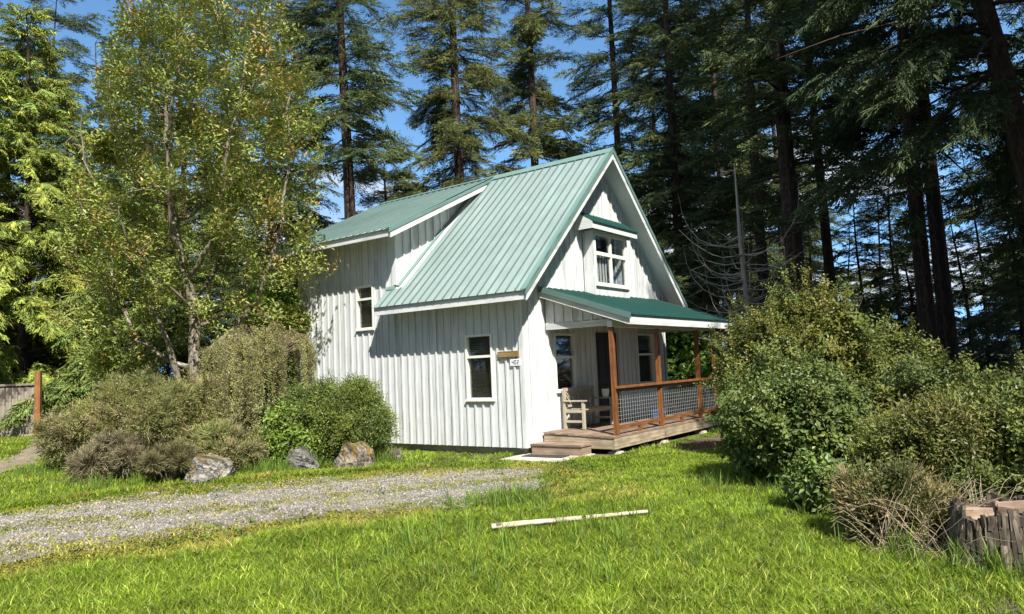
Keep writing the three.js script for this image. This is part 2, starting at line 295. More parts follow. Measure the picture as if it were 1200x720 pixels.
// roofs: ribbed metal sheets on a boarded deck
function ribbed(o, e, s, n, width, len, mat, pitch = 0.229, parent) {
  const prof = [[0.025, 0]], rib = [[0.001, -0.004], [0.003, 0.028], [0.018, 0.028], [0.024, -0.004]];
  for (let d = 0; d < width - 0.02; d += pitch) {
    const w = Math.min(pitch - 0.001, width - d), L = typeof len === 'function' ? len(d) : len, p0 = [...prof, [w, 0], [w, -0.006], [0.025, -0.006]];
    const j = rc() * 5, P = (q, t) => o.clone().addScaledVector(e, d + q[0]).addScaledVector(n, q[1]).addScaledVector(s, t);
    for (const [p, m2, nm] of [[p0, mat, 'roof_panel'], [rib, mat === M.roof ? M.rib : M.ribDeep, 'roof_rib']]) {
    const pos = [], uv = [], idx = [];
    const put = (quad) => { const k = pos.length / 3; for (const [v, U, W_] of quad) { pos.push(v.x, v.y, v.z); uv.push(U, W_); } for (let i = 1; i + 1 < quad.length; i++) idx.push(k, k + i, k + i + 1); };
    for (let i = 0; i < p.length; i++) { const a = p[i], b = p[(i + 1) % p.length]; put([[P(a, 0), d + a[0] + j, 0], [P(b, 0), d + b[0] + j, 0], [P(b, L), d + b[0] + j, L], [P(a, L), d + a[0] + j, L]]); }
    put(p.map((q) => [P(q, 0), q[0], q[1]])); put(p.map((q) => [P(q, L), q[0], q[1]]));
    const g = new THREE.BufferGeometry(); g.setAttribute('position', new THREE.Float32BufferAttribute(pos, 3)); g.setAttribute('uv', new THREE.Float32BufferAttribute(uv, 2)); g.setIndex(idx);
    const h = g.toNonIndexed(); h.computeVertexNormals(); part(nm, h, m2, parent); }
  }
}
{
  const k = Math.hypot(1, SL), s = V(1 / k, SL / k, 0), n = V(-SL / k, 1 / k, 0), full = (RX - EX) * k;
  const deckL = part('main_roof', [hexa([V(EX + 0.09, mainTop(EX + 0.09) - 0.16, OZ - 0.05), V(RX, RY - 0.16, OZ - 0.05), V(RX, RY - 0.16, CZ), V(EX + 0.05, mainTop(EX + 0.05) - 0.16, CZ), V(EX + 0.05, mainTop(EX + 0.05) - 0.01, OZ - 0.05), V(RX, RY - 0.01, OZ - 0.05), V(RX, RY - 0.01, CZ), V(EX + 0.05, mainTop(EX + 0.05) - 0.01, CZ)], 'x'),
    hexa([V(EX + 0.09, mainTop(EX + 0.09) - 0.16, CZ), V(0, mainTop(0) - 0.16, CZ), V(0, mainTop(0) - 0.16, -3.64), V(EX + 0.05, mainTop(EX + 0.05) - 0.16, -3.64), V(EX + 0.05, mainTop(EX + 0.05) - 0.01, CZ), V(-0.03, mainTop(-0.03) - 0.01, CZ), V(-0.03, mainTop(-0.03) - 0.01, -3.64), V(EX + 0.05, mainTop(EX + 0.05) - 0.01, -3.64)], 'x')], M.soffit, cabin);
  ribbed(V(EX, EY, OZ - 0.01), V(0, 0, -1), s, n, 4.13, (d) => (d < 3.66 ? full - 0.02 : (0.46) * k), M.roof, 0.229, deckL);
  const sr = V(-1 / k, SL / k, 0), nr = V(SL / k, 1 / k, 0), xr = WW - EX;
  const deckR = part('main_roof', hexa([V(RX + 0.002, RY - 0.16, OZ - 0.05), V(xr - 0.05, mainTop(xr - 0.05) - 0.16, OZ - 0.05), V(xr - 0.05, mainTop(xr - 0.05) - 0.16, BZ), V(RX + 0.002, RY - 0.16, BZ), V(RX + 0.002, RY - 0.01, OZ - 0.05), V(xr - 0.05, mainTop(xr - 0.05) - 0.01, OZ - 0.05), V(xr - 0.05, mainTop(xr - 0.05) - 0.01, BZ), V(RX + 0.002, RY - 0.01, BZ)], 'x'), M.soffit, cabin);
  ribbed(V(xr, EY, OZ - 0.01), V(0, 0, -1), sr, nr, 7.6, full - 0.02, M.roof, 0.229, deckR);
  const ks = Math.hypot(1, SS), s2 = V(1 / ks, SS / ks, 0), n2 = V(-SS / ks, 1 / ks, 0);
  const dS = part('shed_roof', hexa([V(SX + 0.05, shedTop(SX + 0.05) - 0.125, SZ - 0.05), V(RX - 0.002, RY - 0.125, SZ - 0.05), V(RX - 0.002, RY - 0.125, BZ + 0.03), V(SX + 0.05, shedTop(SX + 0.05) - 0.125, BZ + 0.03), V(SX + 0.05, shedTop(SX + 0.05) - 0.01, SZ - 0.05), V(RX - 0.002, RY - 0.01, SZ - 0.05), V(RX - 0.002, RY - 0.01, BZ + 0.03), V(SX + 0.05, shedTop(SX + 0.05) - 0.01, BZ + 0.03)], 'x'), M.soffit, cabin);
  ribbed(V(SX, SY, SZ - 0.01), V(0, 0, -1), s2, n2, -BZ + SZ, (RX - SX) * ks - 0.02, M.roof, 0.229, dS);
  // fascia boards, rake trim, ridge cap
  part('fascia', box(EX + 0.042, EX + 0.067, 2.815, EY - 0.002 + 0.02, -3.66, OZ - 0.06, 'z', 3), M.trim, cabin);
  part('fascia', box(xr - 0.07, xr - 0.045, 2.815, EY + 0.018, BZ + 0.05, OZ - 0.06, 'z', 3), M.trim, cabin);
  part('fascia', box(SX + 0.042, SX + 0.067, 4.50, SY + 0.006, BZ + 0.05, SZ - 0.06, 'z', 5), M.trim, cabin);
  const rake = (x0, x1, top, z, h, mat, name, th, drop, g = 'x') => part(name, hexa([V(x0, top(x0) - drop - h, z), V(x1, top(x1) - drop - h, z), V(x1, top(x1) - drop - h, z + th), V(x0, top(x0) - drop - h, z + th), V(x0, top(x0) - drop, z), V(x1, top(x1) - drop, z), V(x1, top(x1) - drop, z + th), V(x0, top(x0) - drop, z + th)], g, rc() * 4), mat, cabin);
  for (const sgn of [0, 1]) {
    const X = (x) => (sgn ? WW - x : x), a = X(EX + 0.045), b = X(RX);
    const [p, q] = [Math.min(a, b), Math.max(a, b)];
    rake(p, q, mainTop, OZ - 0.05, 0.20, M.trim, 'fascia', 0.028, 0.035);
    const [p2, q2] = [Math.min(X(EX - 0.005), b), Math.max(X(EX - 0.005), b)];
    rake(p2, q2, mainTop, OZ - 0.018, 0.115, M.roofTrim, 'rake_trim', 0.018, -0.028);
    part('rake_trim', hexa([V(p2, mainTop(p2) + 0.002, OZ - 0.13), V(q2, mainTop(q2) + 0.002, OZ - 0.13), V(q2, mainTop(q2) + 0.002, OZ), V(p2, mainTop(p2) + 0.002, OZ), V(p2, mainTop(p2) + 0.030, OZ - 0.13), V(q2, mainTop(q2) + 0.030, OZ - 0.13), V(q2, mainTop(q2) + 0.030, OZ), V(p2, mainTop(p2) + 0.030, OZ)], 'x'), M.roofTrim, cabin);
  }
  rake(SX + 0.05, 2.95, shedTop, SZ - 0.05, 0.185, M.trim, 'fascia', 0.028, 0.03);
  rake(SX - 0.004, 3.2, shedTop, SZ - 0.018, 0.10, M.roofTrim, 'rake_trim', 0.018, -0.026);
  part('rake_trim', hexa([V(SX - 0.004, SY + 0.002, SZ - 0.12), V(3.2, shedTop(3.2) + 0.002, SZ - 0.12), V(3.2, shedTop(3.2) + 0.002, SZ), V(SX - 0.004, SY + 0.002, SZ), V(SX - 0.004, SY + 0.028, SZ - 0.12), V(3.2, shedTop(3.2) + 0.028, SZ - 0.12), V(3.2, shedTop(3.2) + 0.028, SZ), V(SX - 0.004, SY + 0.028, SZ)], 'x'), M.roofTrim, cabin);
  const cap = (z0, z1, sl, dir) => hexa([V(RX, RY + 0.032, z0), V(RX + dir * 0.15, RY + 0.032 - 0.15 * sl, z0), V(RX + dir * 0.15, RY + 0.032 - 0.15 * sl, z1), V(RX, RY + 0.032, z1), V(RX, RY + 0.042, z0), V(RX + dir * 0.152, RY + 0.042 - 0.15 * sl, z0), V(RX + dir * 0.152, RY + 0.042 - 0.15 * sl, z1), V(RX, RY + 0.042, z1)], 'z');
  part('ridge_cap', [cap(OZ + 0.005, -3.0, SL, -1), cap(OZ + 0.005, BZ, SL, 1), cap(-3.0, BZ, SS, -1)], M.roofTrim, cabin);
  part('flashing', [hexa([V(-0.075, mainTop(-0.075) + 0.022, CZ + 0.0), V(-0.029, mainTop(-0.029) + 0.03, CZ), V(-0.029, mainTop(-0.029) + 0.03, -3.66), V(-0.075, mainTop(-0.075) + 0.022, -3.66), V(-0.075, mainTop(-0.075) + 0.034, CZ), V(-0.029, mainTop(-0.029) + 0.06, CZ), V(-0.029, mainTop(-0.029) + 0.06, -3.66), V(-0.075, mainTop(-0.075) + 0.034, -3.66)], 'z'),
    hexa([V(0, mainTop(0) + 0.022, CZ + 0.03), V(2.8, mainTop(2.8) + 0.022, CZ + 0.03), V(2.8, mainTop(2.8) + 0.022, CZ + 0.09), V(0, mainTop(0) + 0.022, CZ + 0.09), V(0, mainTop(0) + 0.06, CZ + 0.03), V(2.8, mainTop(2.8) + 0.06, CZ + 0.03), V(2.8, mainTop(2.8) + 0.028, CZ + 0.09), V(0, mainTop(0) + 0.028, CZ + 0.09)], 'x')], M.roofTrim, cabin);
}
// the boxed-out loft window with its own little roof
{
  const bw = part('bay_window', [slabOf(gableF, 2.42, 2.46, 2.98, 4.5, 0.03, 0.30, 1), slabOf(gableF, 3.98, 4.02, 2.98, 4.5, 0.03, 0.30, 2), slabOf(gableF, 2.46, 3.98, 2.98, 3.3, 0.24, 0.285, 3), slabOf(gableF, 2.46, 3.98, 4.5, 4.53, 0.03, 0.3, 4)], M.paint, cabin);
  const f = (u, y, o) => V(u, y, 0.285 + o), fr = [slabOf(f, 2.46, 2.52, 3.3, 4.5, -0.05, 0.02, 1), slabOf(f, 3.92, 3.98, 3.3, 4.5, -0.05, 0.02, 2), slabOf(f, 2.52, 3.92, 4.44, 4.5, -0.05, 0.02, 3), slabOf(f, 2.52, 3.92, 3.3, 3.36, -0.05, 0.02, 4)];
  part('window_frame', fr, M.winTrim, bw);
  part('mid_rail', slabOf(f, 2.52, 3.92, 3.97, 4.05, -0.045, 0.016, 5), M.winTrim, bw);
  part('mullion', [slabOf(f, 3.19, 3.25, 3.36, 3.97, -0.045, 0.014, 6), slabOf(f, 3.19, 3.25, 4.05, 4.44, -0.045, 0.014, 7)], M.winTrim, bw);
  for (const [a, b] of [[2.52, 3.19], [3.25, 3.92]]) for (const [c, d] of [[3.36, 3.97], [4.05, 4.44]]) part('pane', slabOf(f, a, b, c, d, -0.03, -0.024, 0), M.glass, bw);
  part('sill', slabOf(f, 2.44, 4.0, 3.27, 3.31, -0.02, 0.05, 8), M.winTrim, bw);
  const cg = []; for (let i = 0; i < 9; i++) cg.push(slabOf(f, 2.58 + i * 0.065, 2.58 + i * 0.065 + 0.064, 3.31, 4.0, -0.10 - (i % 2) * 0.025, -0.094 - (i % 2) * 0.025, i));
  part('curtain', cg, M.curtain, bw);
  part('headboard', [slabOf(gableF, 3.4, 4.4, 2.76, 3.75, -0.62, -0.57, 1), slabOf(gableF, 3.4, 3.5, 2.76, 4.1, -0.63, -0.55, 3)], M.pine, cabin);
  const k = Math.hypot(1, 0.62), top = (z) => 4.95 - 0.62 * z;
  const hd = part('bay_roof', [hexa([V(2.16, top(0.03) - 0.1, 0.03), V(4.24, top(0.03) - 0.1, 0.03), V(4.24, top(0.44) - 0.1, 0.44), V(2.16, top(0.44) - 0.1, 0.44), V(2.16, top(0.03) - 0.008, 0.03), V(4.24, top(0.03) - 0.008, 0.03), V(4.24, top(0.44) - 0.008, 0.44), V(2.16, top(0.44) - 0.008, 0.44)], 'x')], M.soffit, cabin);
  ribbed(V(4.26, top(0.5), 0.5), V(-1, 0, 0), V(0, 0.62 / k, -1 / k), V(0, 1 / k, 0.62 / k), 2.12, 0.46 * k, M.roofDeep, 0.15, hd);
  part('fascia', [box(2.14, 4.26, 4.50, 4.66, 0.442, 0.465, 'x', 2)], M.trim, hd);
  part('fascia', [hexa([V(2.137, 4.5, 0.03), V(2.159, 4.5, 0.03), V(2.159, 4.5, 0.44), V(2.137, 4.5, 0.44), V(2.137, top(0.03) - 0.01, 0.03), V(2.159, top(0.03) - 0.01, 0.03), V(2.159, 4.665, 0.44), V(2.137, 4.665, 0.44)], 'z'), hexa([V(4.241, 4.5, 0.03), V(4.263, 4.5, 0.03), V(4.263, 4.5, 0.44), V(4.241, 4.5, 0.44), V(4.241, top(0.03) - 0.01, 0.03), V(4.263, top(0.03) - 0.01, 0.03), V(4.263, 4.665, 0.44), V(4.241, 4.665, 0.44)], 'z')], M.trim, hd);
}
// porch roof
const PL = 0.57, PR = 5.98, PZ = 2.06, PYW = 3.15, PYF = 2.445, PS = (PYW - PYF) / PZ, pTop = (z) => PYW - PS * z;
{
  const k = Math.hypot(1, PS);
  const d = part('porch_roof', hexa([V(PL + 0.05, pTop(0.03) - 0.12, 0.03), V(PR - 0.05, pTop(0.03) - 0.12, 0.03), V(PR - 0.05, pTop(PZ - 0.06) - 0.12, PZ - 0.06), V(PL + 0.05, pTop(PZ - 0.06) - 0.12, PZ - 0.06), V(PL + 0.05, pTop(0.03) - 0.01, 0.03), V(PR - 0.05, pTop(0.03) - 0.01, 0.03), V(PR - 0.05, pTop(PZ - 0.06) - 0.01, PZ - 0.06), V(PL + 0.05, pTop(PZ - 0.06) - 0.01, PZ - 0.06)], 'x'), M.soffit, cabin);
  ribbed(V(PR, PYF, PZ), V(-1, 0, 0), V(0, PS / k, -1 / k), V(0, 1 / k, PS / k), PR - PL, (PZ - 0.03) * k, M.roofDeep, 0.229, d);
  part('fascia', box(PL + 0.035, PR - 0.035, PYF - 0.185, PYF + 0.002, PZ - 0.06, PZ - 0.036, 'x', 4), M.trim, d);
  for (const x of [PL + 0.03, PR - 0.055]) part('fascia', hexa([V(x, pTop(0.03) - 0.20, 0.03), V(x + 0.024, pTop(0.03) - 0.20, 0.03), V(x + 0.024, PYF - 0.185, PZ - 0.0605), V(x, PYF - 0.185, PZ - 0.0605), V(x, pTop(0.03) - 0.06, 0.03), V(x + 0.024, pTop(0.03) - 0.06, 0.03), V(x + 0.024, pTop(PZ - 0.06) - 0.06, PZ - 0.0605), V(x, pTop(PZ - 0.06) - 0.06, PZ - 0.0605)], 'z'), M.trim, d);
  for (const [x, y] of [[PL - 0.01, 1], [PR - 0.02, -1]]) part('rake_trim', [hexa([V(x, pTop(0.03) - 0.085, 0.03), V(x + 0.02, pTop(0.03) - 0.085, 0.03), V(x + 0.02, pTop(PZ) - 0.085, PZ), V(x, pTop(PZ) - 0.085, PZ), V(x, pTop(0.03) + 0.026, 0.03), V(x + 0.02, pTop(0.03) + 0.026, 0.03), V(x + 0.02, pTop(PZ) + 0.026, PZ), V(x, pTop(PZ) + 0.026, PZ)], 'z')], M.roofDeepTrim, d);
  // boarded infill at each end, beam, posts
  for (const x of [0.80, PR - 0.26]) {
    const inf = part('porch_end_panel', hexa([V(x, 2.40, 0.03), V(x + 0.03, 2.40, 0.03), V(x + 0.03, pTop(1.72) - 0.13, 1.72), V(x, pTop(1.72) - 0.13, 1.72), V(x, pTop(0.03) - 0.13, 0.03), V(x + 0.03, pTop(0.03) - 0.13, 0.03), V(x + 0.03, pTop(1.72) - 0.122, 1.72), V(x, pTop(1.72) - 0.122, 1.72)], 'y'), M.paintB, cabin);
    for (let z = 0.2; z < 1.6; z += 0.22) part('batten', box(x - 0.02, x - 0.001, Math.min(2.40, pTop(z + 0.04) - 0.2), pTop(z + 0.04) - 0.14, z, z + 0.04), M.paint, inf);
    part('beam', box(x - 0.015, x + 0.075, 2.28, 2.40, 0.03, 1.49, 'z', 1), M.paintB, inf);
  }
  part('beam', box(0.68, 5.94, 2.24, 2.36, 1.50, 1.60, 'x', 2), M.soffit, cabin);
}
// deck (it falls a little towards the front), posts, railing
const deckY = (z) => 0.262 - 0.0385 * z, DY = 0.255, posts = [0.74, 2.70, 4.82, 5.86];
{
  const dk = part('porch_deck', [box(0.55, 6.0, 0.02, 0.20, 0.05, 0.09, 'x'), box(0.55, 6.0, 0.0, 0.17, 0.85, 0.89, 'x')], M.deck, cabin);
  for (let i = 0; i < 11; i++) { const z0 = 0.045 + i * 0.1435, y = deckY(z0 + 0.07) + (rc() - 0.5) * 0.004; part('deck_board', box(0.50, 6.06, y - 0.034, y, z0, z0 + 0.138, 'x', rc() * 7), M.deck, dk); }
  const ft = deckY(1.58) - 0.042;
  for (const [a, b] of [[0.52, 2.45], [2.455, 4.6], [4.605, 6.04]]) part('rim_board', box(a, b, -0.035, ft, 1.578, 1.616, 'x', rc() * 5), M.rim, dk);
  part('rim_board', hexa([V(0.517, -0.03, 0.05), V(0.555, -0.03, 0.05), V(0.555, -0.035, 1.576), V(0.517, -0.035, 1.576), V(0.517, deckY(0.05) - 0.042, 0.05), V(0.555, deckY(0.05) - 0.042, 0.05), V(0.555, ft, 1.576), V(0.517, ft, 1.576)], 'z', 2.2), M.rim, dk);
  const PZ0 = 1.508, PZ1 = 1.592, pm = 1.55, yb = deckY(1.55) + 0.004;
  for (const x of posts) {
    const p = part('porch_post', box(x - 0.042, x + 0.042, yb, 2.24, PZ0, PZ1, 'y', rc() * 6), M.cedar, cabin);
    if (x > 1) part('post_stub', box(x - 0.046, x + 0.046, -0.12, -0.037, 1.47, 1.56, 'y', 1), M.cedar, p);
  }
  part('cap_rail', box(0.70, 5.95, 1.075, 1.115, 1.52, 1.66, 'x', 3.3), M.cedar, cabin);
  for (let i = 0; i < 3; i++) {
    const a = posts[i] + 0.043, b = posts[i + 1] - 0.043, lo = yb + 0.10, hi = 1.074, z0 = pm - 0.02, z1 = pm + 0.018;
    const rp = part('railing_panel', [box(a, a + 0.038, lo - 0.095, hi, z0, z1, 'y', 1), box(b - 0.038, b, lo - 0.095, hi, z0, z1, 'y', 2), box(a + 0.038, b - 0.038, lo, lo + 0.07, z0, z1, 'x', 3), box(a + 0.038, b - 0.038, hi - 0.06, hi, z0, z1, 'x', 4)], M.cedar, cabin);
    part('foot_block', box((a + b) / 2 - 0.05, (a + b) / 2 + 0.05, yb + 0.002, lo, z0 - 0.004, z1 + 0.004, 'y', 5), M.cedar, rp);
    const w = []; for (let x = a + 0.06; x < b - 0.04; x += 0.1) w.push(beam(V(x, lo + 0.06, pm + 0.004), V(x, hi - 0.05, pm + 0.004), 0.0075, 0.0075, 'y', 0, V(0, 0, 1)));
    for (let y = lo + 0.1; y < hi - 0.06; y += 0.075) w.push(beam(V(a + 0.03, y, pm - 0.004), V(b - 0.03, y, pm - 0.004), 0.0075, 0.0075));
    part('wire_mesh', w, M.wire, rp);
  }
  for (const x of posts) {
    const z = 1.515, g = groundY(x, z) - 0.06;
    part('pier_block', hexa([V(x - 0.17, g, z - 0.15), V(x + 0.17, g, z - 0.15), V(x + 0.17, g, z + 0.15), V(x - 0.17, g, z + 0.15), V(x - 0.1, -0.095, z - 0.1), V(x + 0.1, -0.095, z - 0.1), V(x + 0.1, -0.095, z + 0.1), V(x - 0.1, -0.095, z + 0.1)]), M.conc, cabin);
  }
  part('pier_block', box(0.68, 0.80, -0.096, -0.037, 1.45, 1.56), M.conc, cabin);
}
// ------------------------------------------------------------------ things round the cabin
{
  const y0 = -0.118, s = thing('wooden_step', 'weathered low wooden step below the porch deck', 'step', 0.3, y0, 0.58);
  part('tread', [box(-0.2, 0.0, 0.155, 0.19, -0.58, 0.56, 'z', 1)], M.deck, s); part('tread', [box(0.005, 0.2, 0.154, 0.188, -0.58, 0.56, 'z', 2.7)], M.deck, s);
  part('riser', box(-0.18, -0.145, 0, 0.154, -0.56, 0.535, 'z', 4), M.deck, s); part('end_board', box(-0.14, 0.195, 0, 0.153, 0.505, 0.54, 'x', 5), M.deck, s); part('end_board', box(-0.14, 0.195, 0, 0.153, -0.56, -0.525, 'x', 6), M.deck, s);
}
structure(part('concrete_pad', box(-0.72, 0.5, -0.3, -0.12, -0.12, 1.2, 'z', 1), M.conc, scene));
{
  const m = thing('door_mat', 'dark flat door mat on the concrete pad before the step', 'door mat', -0.02, -0.118, 0.5, 0.05);
  part('mat', box(-0.28, 0.03, 0, 0.012, -0.43, 0.43, 'z', 0), M.mat, m);
}
{ // bench against the porch wall
  const b = thing('garden_bench', 'weathered wooden garden bench with lattice back on the porch', 'bench', 1.2, DY + 0.004, 0.13);
  const L = 1.15, D = 0.44; b.scale.set(1, 0.9, 1);
  for (const x of [0, L]) { part('leg', box(x - 0.028, x + 0.028, 0, 0.92, -0.03, 0.025, 'y', x), M.bench, b); part('leg', box(x - 0.028, x + 0.028, 0, 0.61, D - 0.025, D + 0.03, 'y', x + 2), M.bench, b); part('armrest', box(x - 0.045, x + 0.045, 0.612, 0.64, -0.02, D + 0.07, 'z', x), M.bench, b); part('side_rail', [box(x - 0.016, x + 0.016, 0.14, 0.19, 0.026, D - 0.026, 'z', 1), box(x - 0.018, x + 0.018, 0.36, 0.42, 0.026, D - 0.026, 'z', 2)], M.bench, b); }
  for (let i = 0; i < 6; i++) part('seat_slat', box(0.03, L - 0.03, 0.42, 0.44, 0.03 + i * 0.083, 0.03 + i * 0.083 + 0.07, 'x', i), M.bench, b);
  part('apron', box(0.03, L - 0.03, 0.345, 0.418, D - 0.012, D + 0.012, 'x', 3), M.bench, b);
  const br = part('backrest', [box(0.03, L - 0.03, 0.85, 0.92, -0.02, 0.015, 'x', 1), box(0.03, L - 0.03, 0.48, 0.53, -0.02, 0.015, 'x', 2), box(L / 2 - 0.03, L / 2 + 0.03, 0.53, 0.85, -0.018, 0.012, 'y', 3)], M.bench, b);
  for (const [x0, x1] of [[0.03, L / 2 - 0.03], [L / 2 + 0.03, L - 0.03]]) {   // herringbone lattice
    const c = (x0 + x1) / 2, h = (x1 - x0) / 2;
    for (const k of [-1, 1]) for (let i = 0; i < 4; i++) { const y = 0.53 + i * 0.09; part('lattice_bar', beam(V(c + k * 0.01, Math.max(0.53, y - 0.02), -0.002), V(c + k * h * Math.min(1, (0.85 - y + 0.02) / 0.27), Math.min(0.85, y + 0.25), -0.002), 0.016, 0.03, 'x', i), M.bench, br); }
  }
  const pot = thing('flower_pot', 'small white pot standing on the bench armrest', 'pot', 1.2 + L, DY + 0.582, 0.45);
  const pr = [[0, 0], [0.055, 0], [0.07, 0.04], [0.085, 0.12], [0.078, 0.16], [0.088, 0.175], [0.078, 0.178], [0.065, 0.15], [0, 0.14]].map(([x, y]) => new THREE.Vector2(x, y));
  part('bowl', new THREE.LatheGeometry(pr, 20), M.white, pot);
  const sp = []; const r = rngOf(5); for (let i = 0; i < 14; i++) { const a = r() * 6.28, t = 0.05 + r() * 0.07; sp.push(tube([V(0, 0.14, 0), V(Math.cos(a) * t * 0.5, 0.2, Math.sin(a) * t * 0.5), V(Math.cos(a) * t, 0.22 + r() * 0.05, Math.sin(a) * t)], [0.006, 0.008, 0.001], 4)); }
  part('plant', sp, std({ color: new THREE.Color(0.05, 0.09, 0.03) }), pot);
  const bin = thing('storage_bin', 'blue plastic bin on the porch behind the wire railing', 'bin', 4.1, deckY(0.85) + 0.016, 0.85, 0.1);
  bin.scale.setScalar(0.62); const bm = std({ color: new THREE.Color(0.05, 0.11, 0.26), roughness: 0.4 });
  part('tub', hexa([V(-0.22, 0, -0.16), V(0.22, 0, -0.16), V(0.22, 0, 0.16), V(-0.22, 0, 0.16), V(-0.26, 0.26, -0.19), V(0.26, 0.26, -0.19), V(0.26, 0.26, 0.19), V(-0.26, 0.26, 0.19)]), bm, bin);
  part('lid', [box(-0.28, 0.28, 0.262, 0.295, -0.21, 0.21)], bm, bin);
}
{ // name board and number plate on the side wall
  const w = thing('name_board', 'narrow carved wooden name board on the side wall', 'sign', -0.03, 1.765, -0.33, 0);
  const bd = std({ map: greyWood, color: new THREE.Color(0.95, 0.78, 0.45), roughness: 0.7 });
  part('board', box(-0.03, 0, 0, 0.11, -0.25, 0.25, 'z', 1), bd, w);
  const fr = []; fr.push(box(-0.034, -0.0305, 0.002, 0.009, -0.247, 0.247, 'z'), box(-0.034, -0.0305, 0.101, 0.108, -0.247, 0.247, 'z'));
  const gold = std({ color: new THREE.Color(0.33, 0.22, 0.06), roughness: 0.6 }); part('border', fr, gold, w);
  // shallow carved strokes; the words are too worn to read
  const st = []; const r = rngOf(77); for (let i = 0; i < 9; i++) { const z = -0.2 + i * 0.047, h = 0.035 + r() * 0.02; st.push(tube([V(-0.032, 0.03, z), V(-0.032, 0.03 + h, z + 0.008)], [0.003, 0.003], 5)); st.push(tube([V(-0.032, 0.03 + h * r(), z), V(-0.032, 0.03 + h * r(), z + 0.028), V(-0.032, 0.032, z + 0.03)], [0.003, 0.003, 0.003], 5)); }
  part('carving', st, gold, w);
  const p = thing('number_plate', 'white house number plate reading 402 below the wooden name board', 'sign', -0.03, 1.585, -0.17, 0);
  part('plate', box(-0.008, 0, 0, 0.135, -0.125, 0.125, 'y'), M.plaque, p);
  const seg = { 4: 'bcfg', 0: 'abcdef', 2: 'abdeg' }, ds = [];
  [4, 0, 2].forEach((n, i) => {
    const z = -0.062 + i * 0.062, w2 = 0.017, h = 0.036, t = 0.0095, y = 0.068, X = [-0.0115, -0.0085];
    const S = { a: [z - w2, z + w2, y + h - t / 2, y + h + t / 2], g: [z - w2, z + w2, y - t / 2, y + t / 2], d: [z - w2, z + w2, y - h - t / 2, y - h + t / 2], f: [z - w2 - t / 2, z - w2 + t / 2, y, y + h], b: [z + w2 - t / 2, z + w2 + t / 2, y, y + h], e: [z - w2 - t / 2, z - w2 + t / 2, y - h, y], c: [z + w2 - t / 2, z + w2 + t / 2, y - h, y] };
    const g = []; [...seg[n]].forEach((k, j) => { const q = S[k]; g.push(box(X[0] - j * 0.0002, X[1], q[2], q[3], q[0], q[1])); });
    part('digit', g, M.ink, p);
  });
}
// rocks: noisy, faceted boulders with lichen on top
function boulder(label, x, z, rx, ry, rz, seed, lichen, base, turn = 0, blocky = 0.5) {
  const y = groundY(x, z), o = thing('boulder', label, 'boulder', x, y, z, turn), g0 = new THREE.IcosahedronGeometry(1, 22), p = g0.attributes.position, col = [], uv = [];
  const r = rngOf(seed), cut = []; for (let i = 0; i < 11; i++) cut.push([V(r() - 0.5, (r() - 0.35) * 0.9, r() - 0.5).normalize(), 0.62 + r() * 0.25]);
  for (let i = 0; i < p.count; i++) {
    const v = V(p.getX(i), p.getY(i), p.getZ(i)); let d = 1;
    for (const [n, k] of cut) { const q = v.dot(n); if (q > k) d = Math.min(d, mix(1, k / q, 0.5 + blocky * 0.5)); }
    const nn = fbm(v.x * 2.3 + 9 + v.z, v.y * 2.3 + seed, seed, 5) - 0.5 + (fbm(v.z * 2.3 + 4, v.x * 2.3 + v.y, seed + 3, 5) - 0.5); d *= 1 + nn * 0.30 + (fbm(v.x * 9 + v.y * 4, v.z * 9 - v.y * 5, seed + 40, 3) - 0.5) * 0.07;
    const q = v.clone().multiplyScalar(d); p.setXYZ(i, q.x * rx, q.y * ry + ry * 0.35, q.z * rz); uv.push(q.x * rx + q.z * rz * 0.7, q.y * ry + q.z * rz * 0.3);
    const li = fbm(v.x * 3 + v.z * 2, v.z * 3.3 + v.y * 2, seed + 20, 4), m = sstep(0.5, 0.6, li + (v.y - 0.45) * 0.35) * lichen, s = 0.9 + fbm(v.x * 5, v.y * 5 + v.z * 5, seed + 8, 3) * 0.3;
    col.push(mix(base[0] * s, 0.36, m), mix(base[1] * s, 0.24, m), mix(base[2] * s, 0.04, m));
  }
  g0.setAttribute('color', new THREE.Float32BufferAttribute(col, 3)); g0.setAttribute('uv', new THREE.Float32BufferAttribute(uv, 2)); g0.computeVertexNormals();
  part('stone', g0, M.rock, o); return o;
}
const rk1 = at(242, 12.75), rk2 = at(353, 13.6), rk3 = at(413, 13.4), rk4 = at(455, 14.4);
boulder('pale grey boulder with orange lichen on top beside the mounded shrub', rk1.x, rk1.z, 0.60, 0.36, 0.42, 3, 0.8, [0.62, 0.60, 0.57], 0.95, 0.5);
boulder('flat dark grey block of rock before the round bush', rk2.x, rk2.z, 0.56, 0.31, 0.34, 8, 0.12, [0.36, 0.36, 0.34], 0.95, 0.9);
boulder('rounded brown boulder with mossy top beside the round bush', rk3.x, rk3.z, 0.40, 0.39, 0.36, 14, 0.85, [0.42, 0.37, 0.31], 0.2, 0.3);
boulder('small low rock half hidden at the foot of the siding', rk4.x, rk4.z, 0.24, 0.16, 0.2, 21, 0.3, [0.36, 0.33, 0.28], 0.2, 0.6);
